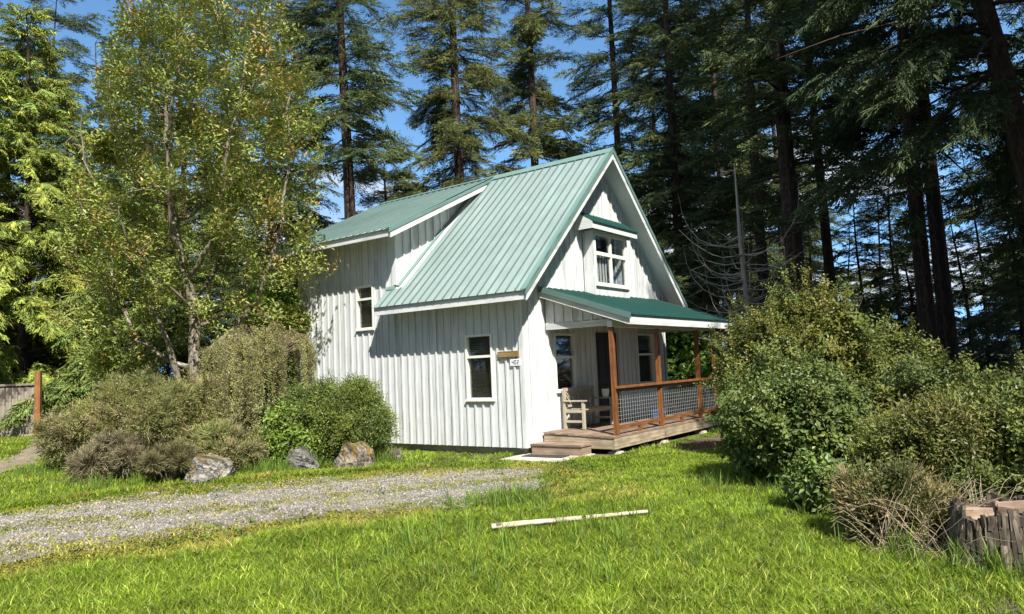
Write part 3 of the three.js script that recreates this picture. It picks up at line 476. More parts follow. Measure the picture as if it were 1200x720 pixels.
{ // weathered pole lying in the grass
  const a = V(-5.6, 0, 3.52), b = V(-4.22, 0, 4.58), c = a.clone().lerp(b, 0.56), y = groundY(-5, 4);
  a.y = y + 0.10; b.y = y + 0.085; c.y = y + 0.09;
  const o = thing('weathered_pole', 'grey white weathered pole lying in the long grass', 'pole');
  const r = rngOf(3), seg = (p, q, n, w0) => { const pts = [], rad = []; for (let i = 0; i <= n; i++) { pts.push(p.clone().lerp(q, i / n).add(V((r() - 0.5) * 0.008, (r() - 0.5) * 0.006, (r() - 0.5) * 0.008))); rad.push(w0 * (1 - 0.25 * i / n) + (r() - 0.5) * 0.006); } pts.unshift(pts[0].clone()); rad.unshift(0.001); pts.push(pts.at(-1).clone()); rad.push(0.001); return tube(pts, rad, 10); };
  const pm = std({ map: greyWood, color: new THREE.Color(1.5, 1.62, 1.8), roughness: 0.85 });
  part('shaft', seg(a, c, 12, 0.031), pm, o); part('shaft', seg(a.clone().lerp(b, 0.59).add(V(0.01, -0.005, -0.01)), b, 10, 0.023), pm, o);
  part('knot', seg(a.clone().lerp(b, 0.035).add(V(-0.01, 0.012, 0)), a.clone().lerp(b, 0.06).add(V(-0.01, 0.014, 0)), 2, 0.026), M.knot, o);
}
{ // sawn-off old stump: bark plates over a rotten core
  const p = at(1152, 5.95), y = groundY(p.x, p.z), o = thing('tree_stump', 'old cut tree stump with deeply furrowed bark beside the shrubs', 'stump', p.x, y, p.z, 0.4);
  const r = rngOf(401), H = 0.44, butt = (a) => fbm(Math.cos(a) * 1.6 + 5, Math.sin(a) * 1.6 + 5, 33, 3), R = (a, t) => 0.32 + (butt(a) - 0.5) * 0.14 + Math.pow(Math.max(0, 1 - t), 2.2) * (0.05 + butt(a) * 0.2), top = (a) => H * (0.72 + 0.55 * fbm(Math.cos(a) * 3 + 2, Math.sin(a) * 3 + 2, 39, 3));
  const pos = [], idx = [], uv = [], NA = 72, NR = 8;
  for (let j = 0; j <= NR + 1; j++) for (let i = 0; i <= NA; i++) { const t = Math.min(1, j / NR), a = i / NA * Math.PI * 2, q = j > NR ? 0.02 : R(a, t) - 0.035; pos.push(q * Math.cos(a), t * top(a) - 0.08 * (1 - t) - (j >= NR ? 0.04 + hash(i, j, 4) * 0.03 : 0), q * Math.sin(a)); uv.push(a * 0.4, j > NR ? 1 : t * H); if (j <= NR && i < NA) { const k = j * (NA + 1) + i; idx.push(k, k + NA + 1, k + 1, k + 1, k + NA + 1, k + NA + 2); } }
  const g = new THREE.BufferGeometry(); g.setAttribute('position', new THREE.Float32BufferAttribute(pos, 3)); g.setAttribute('uv', new THREE.Float32BufferAttribute(uv, 2)); g.setIndex(idx); g.computeVertexNormals(); part('core', g, M.deck, o);
  const plates = [];
  for (let i = 0; i < 520; i++) {
    const a = (i % 104) / 104 * 6.283 + (r() - 0.5) * 0.09, t0 = clamp(Math.floor(i / 104) * 0.22 - 0.05 + (r() - 0.5) * 0.12), t1 = Math.min(1 + r() * 0.05, t0 + 0.2 + r() * 0.35), P = (t, k) => V(0, t * top(a) - 0.06 * (1 - t), 0).add(V(Math.cos(a + k), 0, Math.sin(a + k)).multiplyScalar(R(a, t) - 0.02 + r() * 0.03));
    const w = (0.010 + r() * 0.022), A = P(t0, (r() - 0.5) * 0.04), B = P(t1, (r() - 0.5) * 0.06), up = V(Math.cos(a), 0, Math.sin(a)).add(jit0(r, 0.5)).normalize();
    plates.push(beam(A, B, w, 0.012 + r() * 0.022, 'y', r() * 5, up));
  }
  function jit0(q, k) { return V((q() - 0.5) * k, (q() - 0.5) * k * 0.3, (q() - 0.5) * k); }
  part('bark', plates, M.stump, o).userData.kind = 'stuff';
}
{ // board fence at the end of the path
  const P = at(44, 21.5, 500), gy = groundY(P.x, P.z), o = thing('board_fence', 'weathered grey board fence panel with brown end post', 'fence', P.x, gy, P.z, 0);
  const Q = at(-60, 21.0, 500), d = V(Q.x - P.x, 0, Q.z - P.z).normalize(); o.rotation.y = Math.atan2(-d.z, d.x);
  part('post', box(-0.075, 0.075, -0.2, 1.92, -0.075, 0.075, 'y', 1), std({ map: redWood, color: new THREE.Color(0.92, 1, 1.05) }), o);
  for (let i = 0; i < 15; i++) { const x = 0.085 + i * 0.152, h = 1.5 + hash(i, 5, 5) * 0.02; part('fence_board', box(x, x + 0.146, 0.1, h, -0.012 + hash(i, 1, 9) * 0.006, 0.014, 'y', i * 1.7), M.fence, o); }
  part('top_rail', box(0.08, 2.4, 1.523, 1.58, -0.06, 0.06, 'x', 2), M.fence, o); part('face_rail', box(0.08, 2.4, 1.40, 1.5, 0.016, 0.045, 'x', 3), M.fence, o); part('base_rail', box(0.08, 2.4, 0.1, 0.22, 0.016, 0.045, 'x', 5), M.rim, o); part('base_rail', box(0.08, 2.4, -0.02, 0.097, -0.012, 0.02, 'x', 6), M.rim, o);
}
// ------------------------------------------------------------------ plants
const UP = V(0, 1, 0);
// a geometry of many small flat faces: each leaf a folded rhombus
class Leaves {
  constructor() { this.p = []; this.n = []; this.c = []; }
  leaf(base, dir, side, len, wid, col, fold = 0.25, curl = 0) {
    const d = dir.clone().normalize(), s = side.clone().addScaledVector(d, -side.dot(d)).normalize(), n = s.clone().cross(d).normalize();
    const mid = base.clone().addScaledVector(d, len * 0.45), tip = base.clone().addScaledVector(d, len).addScaledVector(n, -curl * len);
    const l = mid.clone().addScaledVector(s, -wid / 2).addScaledVector(n, fold * wid), r = mid.clone().addScaledVector(s, wid / 2).addScaledVector(n, fold * wid);
    for (const t of [[base, l, tip], [base, tip, r]]) {
      const q = t[1].clone().sub(t[0]).cross(t[2].clone().sub(t[0])).normalize(); if (q.dot(n) < 0) { q.negate(); const u = t[1]; t[1] = t[2]; t[2] = u; }
      for (const v of t) { this.p.push(v.x, v.y, v.z); this.n.push(q.x, q.y, q.z); this.c.push(...col); }
    }
  }
  build() { const g = new THREE.BufferGeometry(); g.setAttribute('position', new THREE.Float32BufferAttribute(this.p, 3)); g.setAttribute('normal', new THREE.Float32BufferAttribute(this.n, 3)); g.setAttribute('color', new THREE.Float32BufferAttribute(this.c, 3)); return g; }
}
const jit = (r, k) => V((r() - 0.5) * k, (r() - 0.5) * k, (r() - 0.5) * k);
const frame = (pos, x, y, sx, sy = sx, sz = sx) => { const X = x.clone().normalize(), Z = X.clone().cross(y).normalize(), Y = Z.clone().cross(X); return new THREE.Matrix4().makeBasis(X.multiplyScalar(sx), Y.multiplyScalar(sy), Z.multiplyScalar(sz)).setPosition(pos); };

// flat spray of a fir branch, along +x; needles as narrow crossed blades
function firSpray(seed, twigs, hang = 0, wid = 0.03, fan = 0.40) {
  const r = rngOf(seed), L = new Leaves(), g = (k) => { const v = 0.7 + r() * 0.6; return [v * k, v * k, v * k]; };
  for (let i = 0; i < twigs; i++) {
    const t = i / twigs, x = t * 0.92, y = -0.12 * t * t, sd = i % 2 ? 1 : -1, len = (0.14 + fan * (1 - t) * (0.45 + t)) * (0.6 + r() * 0.7);
    const b = V(x, y + (r() - 0.5) * 0.06, 0), d = V(0.62 + r() * 0.5, -0.06 - hang * (0.5 + r()) + (r() - 0.5) * 0.45, sd * (0.6 + r() * 0.6)).normalize(), k = 1;
    L.leaf(b, d, V(0, 1, 0).add(jit(r, 0.7)), len, wid * (0.9 + r() * 0.6), g(k), 0.1, hang * 0.4);
    for (let j = 0; j < 4; j++) {                                                // needle tufts along the twig
      const m = b.clone().addScaledVector(d, len * (0.25 + 0.22 * j + r() * 0.1)), s2 = j % 2 ? 1 : -1;
      L.leaf(m, d.clone().multiplyScalar(0.8).add(V(s2 * 0.5 * sd, (r() - 0.35) * 0.7 - hang, -s2 * 0.5)).add(jit(r, 0.3)), V(0.3, 1, 0.3).add(jit(r, 1.2)), len * (0.28 + r() * 0.25), wid * (1 + r() * 0.7), g(k), 0.15, hang * 0.6);
    }
  }
  for (let j = 0; j < 4; j++) L.leaf(V(0.7 + j * 0.06, -0.06, 0), V(1, -0.2 + (r() - 0.5) * 0.5, (r() - 0.5) * 0.8), V(0, 0.5, 1).add(jit(r, 0.5)), 0.3, wid * 1.2, g(1));
  L.leaf(V(0, 0.01, 0), V(1, -0.06, 0), V(0, 1, 0.2), 0.7, wid * 0.7, g(1));
  return L.build();
}
const spA = firSpray(1, 20, 0.05), spB = firSpray(2, 18, 0.22), cedarA = firSpray(3, 22, 0.8, 0.03, 0.34);

function limbTube(list, pts, r0, sides = 4) { const n = pts.length; list.push(tube(pts, pts.map((_, i) => Math.max(0.004, r0 * (1 - 0.85 * i / (n - 1)))), sides)); }

function conifer(name, label, group, o) {
  const r = rngOf(o.seed), h = o.h, gy = groundY(o.x, o.z) - 0.1, root = thing(name, label, 'tree', o.x, gy, o.z, 0, group);
  const lx = o.lean || [0, 0], N = 16, bend = [r() * 6, r() * 6], ax = (t) => V(lx[0] * t * h + Math.sin(t * 5 + bend[0]) * 0.12 * t * 2, t * h, lx[1] * t * h + Math.sin(t * 4 + bend[1]) * 0.12 * t * 2);
  const pts = [], rad = []; for (let i = 0; i <= N; i++) { const t = i / N; pts.push(ax(t)); rad.push(Math.max(0.015, o.tr * (Math.pow(1 - t, 0.75) + 0.35 * Math.pow(Math.max(0, 1 - t * 14), 2)))); }
  part('trunk', tube(pts, rad, 9), o.dark ? M.barkDark : M.bark, root);
  const wood = [], A = [], B = [], nb = Math.round((h - o.base) * (o.den || 4)), droop = o.droop ?? 0.18;
  for (let i = 0; i < nb; i++) {
    const u = clamp((i + r()) / nb), y = o.base + (h - o.base) * u, t = y / h;
    let az = r() * 6.283; if (o.aim !== undefined && r() < 0.6) az = o.aim + (r() - 0.5) * 1.8;
    const prof = o.cone ? Math.pow(1 - u, 0.85) : (0.30 + 0.70 * Math.pow(1 - u, 0.8)) * (0.75 + 0.25 * sstep(0, 0.2, u));
    const gap = 0.65 + 0.7 * vnoise(az * 1.2 + 3, y * 0.55, o.seed);
    const len = Math.max(0.35, o.r * prof * gap * (0.65 + r() * 0.5)), pit = mix(o.p0 ?? -0.15, o.p1 ?? 0.45, u) + (r() - 0.5) * 0.35;
    const hd = V(Math.cos(az), 0, Math.sin(az)), b0 = ax(t), pt = (s) => b0.clone().addScaledVector(hd, len * s * Math.cos(pit)).add(V(0, len * s * Math.sin(pit) - droop * len * s * s + (o.tip || 0) * len * Math.pow(s, 4), 0));
    limbTube(wood, [0, 0.35, 0.7, 1].map(pt), Math.max(0.012, o.tr * 0.16 * (1 - u * 0.6)), 4);
    if (r() < (o.bare || 0)) continue;
    const dead = u < 0.12 && !o.full ? 0.5 : 0, ns = Math.max(2, Math.round(len / (o.step || 0.17))), side = hd.clone().cross(UP).normalize();
    for (let k = 0; k < ns; k++) {
      if (r() < dead) continue;
      const s = mix(o.s0 ?? 0.22, 1, (k + r()) / ns), p = pt(s).add(jit(r, 0.3)), tan = pt(Math.min(1, s + 0.05)).sub(pt(s - 0.05)).normalize(), sw = (k % 2 ? 1 : -1) * (0.25 + r() * 0.95) * (1.15 - s * 0.7);
      const X = tan.clone().addScaledVector(side, sw).add(jit(r, 0.6)).add(V(0, -(o.hang || 0.12) * r(), 0)), Y = UP.clone().add(jit(r, 1.3)), sc = (o.sc || 0.85) * (0.65 + r() * 0.65) * (0.75 + 0.35 * (1 - u));
      const v = 0.7 + r() * 0.6, w = (r() - 0.5) * 0.25;
      (r() < 0.5 ? A : B).push({ m: frame(p, X, Y, sc, sc * (0.7 + r() * 0.6), sc * (0.7 + r() * 0.6)), c: [o.c[0] * v * (1 + w), o.c[1] * v, o.c[2] * v * (1 - w)] });
    }
  }
  part('branches', wood, o.dark ? M.barkDark : M.bark, root).userData.kind = 'stuff';
  if (A.length) copies('crown', o.geo || spA, M.needle, A, root); if (B.length) copies('crown', o.geo2 || o.geo || spB, M.needle, B, root);
  return root;
}
const T = (px, depth) => { const p = at(px, depth); return { x: p.x, z: p.z }; };
const GREEN = [0.095, 0.125, 0.046], OLIVE = [0.13, 0.15, 0.05], DEEP = [0.06, 0.085, 0.036], BLUEG = [0.08, 0.115, 0.06];
// tall firs that can be told apart
const firs = [
  ['fir_tree', 'tall fir with a pale straight trunk rising beyond the shed dormer', [414, 29], { h: 27, base: 10.2, r: 2.9, tr: 0.30, den: 7.5, s0: 0.05, step: 0.14, c: GREEN }],
  ['fir_tree', 'low round crowned dark fir beside the pale trunked fir', [462, 33], { h: 11.6, base: 2.5, r: 3.6, tr: 0.22, den: 13, s0: 0.1, step: 0.14, c: OLIVE, full: 1 }],
  ['fir_tree', 'dense tall fir standing behind the end of the dormer ridge', [550, 33], { h: 32, base: 8.6, r: 2.8, tr: 0.30, den: 8, s0: 0.04, step: 0.14, c: OLIVE }],
  ['fir_tree', 'tall fir with olive lit branches behind the middle of the roof ridge', [636, 36], { h: 33, base: 8.0, r: 2.5, tr: 0.28, den: 7.5, s0: 0.04, step: 0.14, c: OLIVE }],
  ['fir_tree', 'sparse fir with sky showing between its limbs beside the gable peak', [738, 33], { h: 30, base: 6.5, r: 2.2, tr: 0.22, den: 5, s0: 0.08, step: 0.15, c: GREEN, bare: 0.1 }],
  ['fir_tree', 'dense dark fir crowding the right slope of the gable', [806, 30], { h: 26, base: 2.2, r: 3.1, tr: 0.26, den: 9, s0: 0.06, step: 0.15, c: GREEN, full: 1 }],
  ['fir_tree', 'stout fir with a thick furrowed trunk behind the olive shrub', [944, 22.5], { h: 25, base: 5.6, r: 2.9, tr: 0.33, den: 4, c: GREEN, p0: 0.1 }],
  ['fir_tree', 'slim dark trunked fir beside the stout fir', [983, 23.5], { h: 23, base: 6.4, r: 2.8, tr: 0.19, den: 4.5, c: DEEP, dark: 1 }],
  ['fir_tree', 'thin trunked fir standing between the dead tree and the stout fir', [905, 27], { h: 24, base: 5.5, r: 2.6, tr: 0.24, den: 4.5, c: GREEN }],
  ['fir_tree', 'dark fir with long sweeping limbs and slightly tilted trunk', [1094, 18], { h: 22, base: 6.6, r: 3.6, tr: 0.22, den: 5, c: DEEP, dark: 1, p0: -0.3 }],
  ['fir_tree', 'dark straight fir close beside the tilted fir', [1116, 20], { h: 23, base: 6.8, r: 3.4, tr: 0.24, den: 5, c: DEEP, dark: 1, p0: -0.3 }],
];
firs.forEach(([n, l, p, o], i) => conifer(n, l, undefined, { seed: 100 + i * 7, ...T(...p), ...o }));
// the leaning tree whose limbs hang over the shrubs
{ const p = T(1272, 14); conifer('leaning_fir', 'dark leaning fir with a heavy trunk and low hanging limbs over the shrubs', undefined, { seed: 301, ...p, h: 19, base: 6.2, r: 4.4, tr: 0.29, den: 6.5, c: DEEP, dark: 1, lean: [-0.055, -0.11], bare: 0.2, aim: -2.35, p0: -0.25, p1: 0.2, hang: 0.5, full: 1, sc: 0.65, step: 0.13 }); }
// the wood behind: look-alikes
const wood = [[-120, 38, 24], [-30, 44, 27], [60, 40, 25], [118, 34, 18], [165, 38, 24], [215, 31, 17.5], [268, 36, 21], [322, 33, 20], [345, 40, 22], [500, 50, 12], [600, 52, 13], [690, 46, 13], [782, 41, 24], [845, 42, 22], [862, 33, 24], [872, 50, 26], [925, 38, 22], [960, 46, 14], [1040, 31, 9.9], [1060, 48, 12], [1215, 46, 14], [1250, 33, 23], [1290, 24, 22], [1320, 38, 24], [835, 27, 8], [1000, 27, 6.5], [1075, 25, 6], [1140, 23, 6.5], [780, 24, 5.5], [900, 36, 7.5], [1200, 21, 7], [1240, 18, 9], [1022, 24, 7.6], [1062, 27, 9], [1112, 25, 8.2], [1160, 27, 9.2], [1212, 25, 8.8], [955, 29, 8.5], [200, 28, 6.5], [246, 26, 6.8], [292, 28, 7.2]];
wood.forEach(([px, d, h], i) => conifer('fir_tree', h < 10 ? 'young bushy fir growing low among the tall trunks' : 'tall dark fir in the wood behind the clearing', h < 10 ? 'young firs under the tall ones' : 'firs of the wood behind the clearing', { seed: 500 + i * 13, ...T(px, d), h, base: h < 10 ? 0.3 : h * 0.12 + (i % 3), r: h < 10 ? 1.9 : 3.0 + (i % 4) * 0.3, tr: h < 10 ? 0.08 : 0.2, den: h < 10 ? 8 : 5.5, c: i % 3 ? GREEN : BLUEG, full: 1, cone: h < 10, sc: h < 10 ? 0.7 : 1.05, step: 0.24 }));
// firs beside the clearing that keep the sun off the right-hand wood
[[0.8, 15.8, 26], [4.8, 13.4, 25], [9.2, 15, 26]].forEach(([x, z, h], i) => conifer('fir_tree', 'tall fir at the side of the clearing beyond the stump', 'firs at the side of the clearing', { seed: 900 + i, x, z, h, base: 4.5, r: 4.2, tr: 0.3, den: 7, c: GREEN, full: 1, sc: 1.2 }));
// the bright drooping conifers at the path
{ const p = T(28, 27.5); conifer('cedar_tree', 'bright yellow green conifer with drooping feathery branches behind the fence', undefined, { seed: 41, ...p, h: 16.2, base: 0.3, r: 5.2, tr: 0.24, den: 16, c: [0.25, 0.30, 0.06], full: 1, cone: 1, geo: cedarA, droop: 0.05, p0: 0.05, p1: 0.6, hang: 0.35, sc: 0.95, step: 0.2, s0: 0.35, tip: -0.2 }); }
{ const p = T(168, 24); conifer('cedar_tree', 'smaller drooping conifer filling the gap behind the mounded shrub', undefined, { seed: 43, ...p, h: 9, base: 0.3, r: 3.4, tr: 0.18, den: 15, c: [0.17, 0.22, 0.055], full: 1, cone: 1, geo: cedarA, droop: 0.05, p0: -0.05, p1: 0.6, hang: 0.4, sc: 0.9, step: 0.22, s0: 0.35, tip: -0.2 }); }
{ const p = T(-60, 31); conifer('cedar_tree', 'dark feathery conifer standing further along the fence', undefined, { seed: 45, ...p, h: 12.5, base: 0.3, r: 3.8, tr: 0.2, den: 13, c: [0.14, 0.19, 0.055], full: 1, cone: 1, geo: cedarA, droop: 0.05, p0: 0.0, p1: 0.6, hang: 0.4, sc: 1, step: 0.24, s0: 0.35, tip: -0.2 }); }

// a branching skeleton that grows towards points in the crown
function grow(root, attract, step, reach, kill, first) {
  const nodes = first.map((p, i) => ({ p, up: i - 1, n: 0 })), dir = nodes.map(() => V(0, 0, 0)); let pts = attract.slice();
  for (let it = 0; it < 90 && pts.length; it++) {
    const pull = new Map();
    for (const a of pts) { let best = -1, bd = reach * reach; for (let i = 0; i < nodes.length; i++) { const d = nodes[i].p.distanceToSquared(a); if (d < bd) { bd = d; best = i; } } if (best >= 0) { const v = pull.get(best) || V(0, 0, 0); v.add(a.clone().sub(nodes[best].p).normalize()); pull.set(best, v); } }
    if (!pull.size) break;
    for (const [i, v] of pull) { const d = v.normalize().add(V((hash(i, it, 3) - 0.5) * 0.35, (hash(i, it, 4) - 0.5) * 0.3, (hash(i, it, 5) - 0.5) * 0.35)).normalize(); nodes.push({ p: nodes[i].p.clone().addScaledVector(d, step), up: i, n: 0 }); }
    pts = pts.filter((a) => { for (let i = nodes.length - 1; i >= 0; i--) if (nodes[i].p.distanceToSquared(a) < kill * kill) return false; return true; });
  }
  for (let i = nodes.length - 1; i > 0; i--) nodes[i].n += 1, nodes[nodes[i].up].n += nodes[i].n;
  return nodes;
}
function skeletonMesh(nodes, tip, pw, cap) {
  const kids = nodes.map(() => []); nodes.forEach((n, i) => { if (n.up >= 0) kids[n.up].push(i); });
  const rad = (i) => Math.min(cap, tip * Math.pow(Math.max(1, nodes[i].n), pw)), out = [];
  const walk = (start, from) => {
    const line = from >= 0 ? [from, start] : [start]; let c = start;
    while (kids[c].length) { const k = kids[c].slice().sort((a, b) => nodes[b].n - nodes[a].n); for (const j of k.slice(1)) walk(j, c); c = k[0]; line.push(c); }
    if (line.length > 1) out.push(tube(line.map((i) => nodes[i].p), line.map((i, q) => (q === 0 && from >= 0 ? Math.min(rad(i), rad(start) * 1.15) : rad(i))), rad(start) > 0.05 ? 9 : 5));
  };
  walk(0, -1); return { geo: out, kids, rad };
}
function leafCluster(seed, n, len, wid, spread, cols, up = 0.3) {
  const r = rngOf(seed), L = new Leaves();
  for (let i = 0; i < n; i++) { const a = i * 2.4 + r(), t = (i + 0.5) / n, d = V(Math.cos(a), up + (r() - 0.5) * 0.9 + t * 0.5, Math.sin(a)), c = cols[Math.floor(r() * cols.length)], v = 0.8 + r() * 0.4; L.leaf(V(Math.cos(a) * spread * 0.25 * r(), t * spread, Math.sin(a) * spread * 0.25 * r()).add(jit(r, spread * 0.5)), d, V(-Math.sin(a), (r() - 0.5) * 0.8, Math.cos(a)), len * (0.7 + r() * 0.6), wid * (0.8 + r() * 0.5), mul(c, v), 0.2, 0.15 * r()); }
  return L.build();
}
{ // the multi-stemmed tree before the cabin
  const p = T(232, 17), gy = groundY(p.x, p.z), root = thing('leafy_tree', 'multi stemmed tree with olive and bronze young leaves beside the cabin', 'tree', p.x, gy, p.z), r = rngOf(61);
  const right = V(0.592, 0, 0.805), fwd = V(0.805, 0, -0.592), S = 17 / F, px = (X, Y, D) => V(0, (476 - Y) * S, 0).addScaledVector(right, (X - 232) * S).addScaledVector(fwd, D);
  const lobes = [[238, 60, 0, 2.5, 2.7], [150, 130, 0.3, 1.7, 1.9], [310, 120, -0.2, 1.75, 2.4], [225, 210, 0, 2.6, 2.2], [140, 235, 0.3, 1.6, 1.4], [318, 235, -0.3, 1.45, 1.3], [110, 300, 0, 1.0, 0.7], [358, 283, -0.9, 0.75, 0.45], [190, 310, 0.2, 1.6, 0.9], [285, 320, 0, 1.3, 0.7], [130, 372, 0.2, 0.9, 0.4], [100, 190, 0.4, 1.0, 1.0], [345, 325, -0.5, 0.75, 0.5], [150, 345, -0.4, 1.0, 0.6], [255, -50, 0, 2.0, 1.6], [180, 45, 0.2, 1.5, 1.6]];
  const att = []; const vol = lobes.map((l) => l[3] * l[3] * l[4]), tot = vol.reduce((a, b) => a + b);
  lobes.forEach((l, i) => { const n = Math.round(1500 * vol[i] / tot) + 14; for (let k = 0; k < n; k++) { const v = V(r() * 2 - 1, r() * 2 - 1, r() * 2 - 1); if (v.length() > 1) { k -= 0.5; continue; } att.push(px(l[0], l[1], l[2]).add(V(v.x * l[3], v.y * l[4], v.z * l[3] * 0.95))); } });
  const base = [V(0, -0.1, 0), V(0.02, 0.4, 0), V(0.0, 0.9, 0.02), V(-0.04, 1.35, 0.02), V(-0.05, 1.8, 0)];
  const nodes = grow(root, att, 0.24, 3.4, 0.34, base), sk = skeletonMesh(nodes, 0.008, 0.40, 0.2);
  // two more stems from the ground
  sk.geo.push(tube([V(0.22, -0.1, 0.1), V(0.32, 0.7, 0.16), V(0.48, 1.5, 0.25), V(0.72, 2.3, 0.38), V(0.85, 3.1, 0.5), V(0.95, 4.3, 0.5)], [0.12, 0.10, 0.09, 0.075, 0.06, 0.02], 9), tube([V(-0.2, -0.1, 0.0), V(-0.26, 0.8, -0.06), V(-0.36, 1.7, -0.2), V(-0.55, 2.6, -0.3), V(-0.9, 3.7, -0.5)], [0.10, 0.09, 0.08, 0.06, 0.02], 9));
  part('trunk', sk.geo, M.paleBark, root);
  const cols = [[1, 1, 1], [1.05, 1.05, 0.8], [0.85, 0.95, 0.9], [1.15, 1.0, 0.85]], C = [leafCluster(71, 17, 0.088, 0.04, 0.28, cols), leafCluster(72, 16, 0.095, 0.042, 0.32, cols, 0.0)], lists = [[], []];
  nodes.forEach((n, i) => {
    const ra = sk.rad(i); if (ra > 0.03) return; const gp = fbm(n.p.x * 1.1 + 7, n.p.y * 1.1 + n.p.z * 0.9, 67, 3); if (gp < 0.27) return;
    const k = sk.kids[i].length ? 3 : 7;
    for (let j = 0; j < k; j++) { const v = 0.75 + r() * 0.6, br = r() < 0.11 ? 1 : 0; lists[r() < 0.5 ? 0 : 1].push({ m: frame(n.p.clone().add(jit(r, 0.34)), V(r() - 0.5, (r() - 0.5) * 0.6, r() - 0.5), UP.clone().add(jit(r, 0.8)), 0.75 + r() * 0.6), c: br ? [0.42 * v, 0.30 * v, 0.11 * v] : [0.30 * v, 0.35 * v, 0.095 * v] }); }
  });
  lists.forEach((l, i) => copies('crown', C[i], M.leaf, l, root));
}
// rounded shrubs: clumps of small leaves over a twiggy inside
function shrub(name, label, group, o) {
  const r = rngOf(o.seed), gy = groundY(o.x, o.z), root = thing(name, label, 'shrub', o.x, gy, o.z, 0, group), lists = o.geo.map(() => []), tw = [];
  const lobes = []; for (let i = 0; i < o.lobes; i++) { const a = r() * 6.283, e = Math.asin(mix(-0.6, 0.98, r())), k = (0.5 + r() * 0.42) * (0.8 + 0.45 * vnoise(a * 1.3 + 2, e * 2 + 5, o.seed)), ce = Math.cos(e); lobes.push([V(Math.cos(a) * ce * o.rx * k, o.h * 0.5 + Math.sin(e) * o.h * 0.5 * k, Math.sin(a) * ce * o.rz * k), (0.22 + r() * 0.2) * Math.min(o.rx, o.rz, o.h * 0.6), 0.82 + r() * 0.36, o.cols[Math.floor(r() * o.cols.length)]]); }
  const ctr = V(0, o.h * 0.35, 0);
  for (const [c, R, tone, own] of lobes) {
    tw.push(tube([V(c.x * 0.15, -0.05, c.z * 0.15), c.clone().multiplyScalar(0.6).setY(c.y * 0.55), c.clone()], [0.016, 0.011, 0.005], 4));
    for (let k = 0; k < 4; k++) tw.push(tube([c.clone(), c.clone().add(jit(r, R * 2.0))], [0.006, 0.002], 3));
    const n = Math.round(o.n / o.lobes);
    for (let k = 0; k < n; k++) {
      const v = jit(r, 2).normalize(); if (v.dot(c.clone().sub(ctr).normalize()) < -0.35 && r() < 0.7) { continue; }
      const p = c.clone().addScaledVector(v, R * (0.55 + 0.6 * Math.pow(r(), 0.6))); if (p.y < 0.03) continue;
      const y = v.clone().lerp(UP, 0.35).add(jit(r, 0.7)), cc = r() < 0.65 ? own : o.cols[Math.floor(r() * o.cols.length)], q = tone * (0.75 + r() * 0.5), g = Math.floor(r() * o.geo.length);
      lists[g].push({ m: frame(p, V(r() - 0.5, r() - 0.5, r() - 0.5), y, (o.sc || 1) * (0.7 + r() * 0.6)), c: mul(cc, q * 1.75) });
    }
  }
  for (let i = 0; i < (o.shoots ?? o.lobes * 2.2); i++) {                          // loose shoots that break the outline
    const [c, R, tone, own] = lobes[Math.floor(r() * lobes.length)], d = c.clone().sub(ctr).normalize().lerp(UP, 0.3 + r() * 0.3).add(jit(r, 0.9)).normalize(), L2 = R + (0.05 + r() * 0.2) * Math.sqrt(o.h) * (o.loose || 1), P = [0, 0.5, 1].map((t) => c.clone().addScaledVector(d, L2 * t).add(V(0, -0.12 * t * t * L2, 0)));
    tw.push(tube(P, [0.005, 0.004, 0.0015], 3));
    for (let k = 0; k < 9; k++) { const t = 0.45 + 0.55 * k / 8, p = c.clone().addScaledVector(d, L2 * t).add(V(0, -0.12 * t * t * L2, 0)).add(jit(r, 0.05)); if (p.y < 0.03) continue; lists[Math.floor(r() * o.geo.length)].push({ m: frame(p, jit(r, 1), d.clone().add(jit(r, 1.1)), (o.sc || 1) * (0.5 + r() * 0.4)), c: mul(own, tone * (0.85 + r() * 0.6) * 1.75) }); }
  }
  part('stems', tw, o.twig || M.twig, root).userData.kind = 'stuff';
  lists.forEach((l, i) => l.length && copies('foliage', o.geo[i], M.leaf, l, root)); return root;
}
const tones = [[1, 1, 1], [1.15, 1.1, 0.8], [0.85, 0.95, 0.95]];
const smallLeaf = [leafCluster(81, 12, 0.062, 0.032, 0.13, tones), leafCluster(82, 10, 0.07, 0.036, 0.16, tones)], fineLeaf = [leafCluster(83, 14, 0.045, 0.02, 0.14, tones, 0.6), leafCluster(84, 14, 0.05, 0.018, 0.17, tones, 0.8)];
const heather = [(() => { const r = rngOf(85), L = new Leaves(); for (let i = 0; i < 12; i++) { const a = i * 2.4, d = V(Math.cos(a) * 0.5, 1, Math.sin(a) * 0.5).add(jit(r, 0.5)); const v = 0.7 + r() * 0.6; L.leaf(jit(r, 0.06), d, V(-Math.sin(a), 0, Math.cos(a)), 0.12 + r() * 0.14, 0.014, [v, v, v]); } return L.build(); })()];
const SH = (px, d) => T(px, d);
shrub('leafy_shrub', 'dense glossy leaved shrub standing before the porch deck', undefined, { seed: 11, ...SH(930, 9.8), rx: 0.86, rz: 0.84, h: 1.48, loose: 1.3, lobes: 56, n: 7800, geo: smallLeaf, cols: [[0.085, 0.115, 0.035], [0.10, 0.125, 0.04], [0.065, 0.095, 0.03]] });
shrub('olive_shrub', 'tall olive leaved shrub rising beside the porch roof', undefined, { seed: 12, ...SH(942, 12.4), rx: 1.15, rz: 1.15, h: 2.62, loose: 1.7, shoots: 300, lobes: 80, n: 12500, geo: smallLeaf, cols: [[0.12, 0.122, 0.03], [0.105, 0.12, 0.032], [0.125, 0.118, 0.03], [0.085, 0.108, 0.03]], sc: 0.92 });
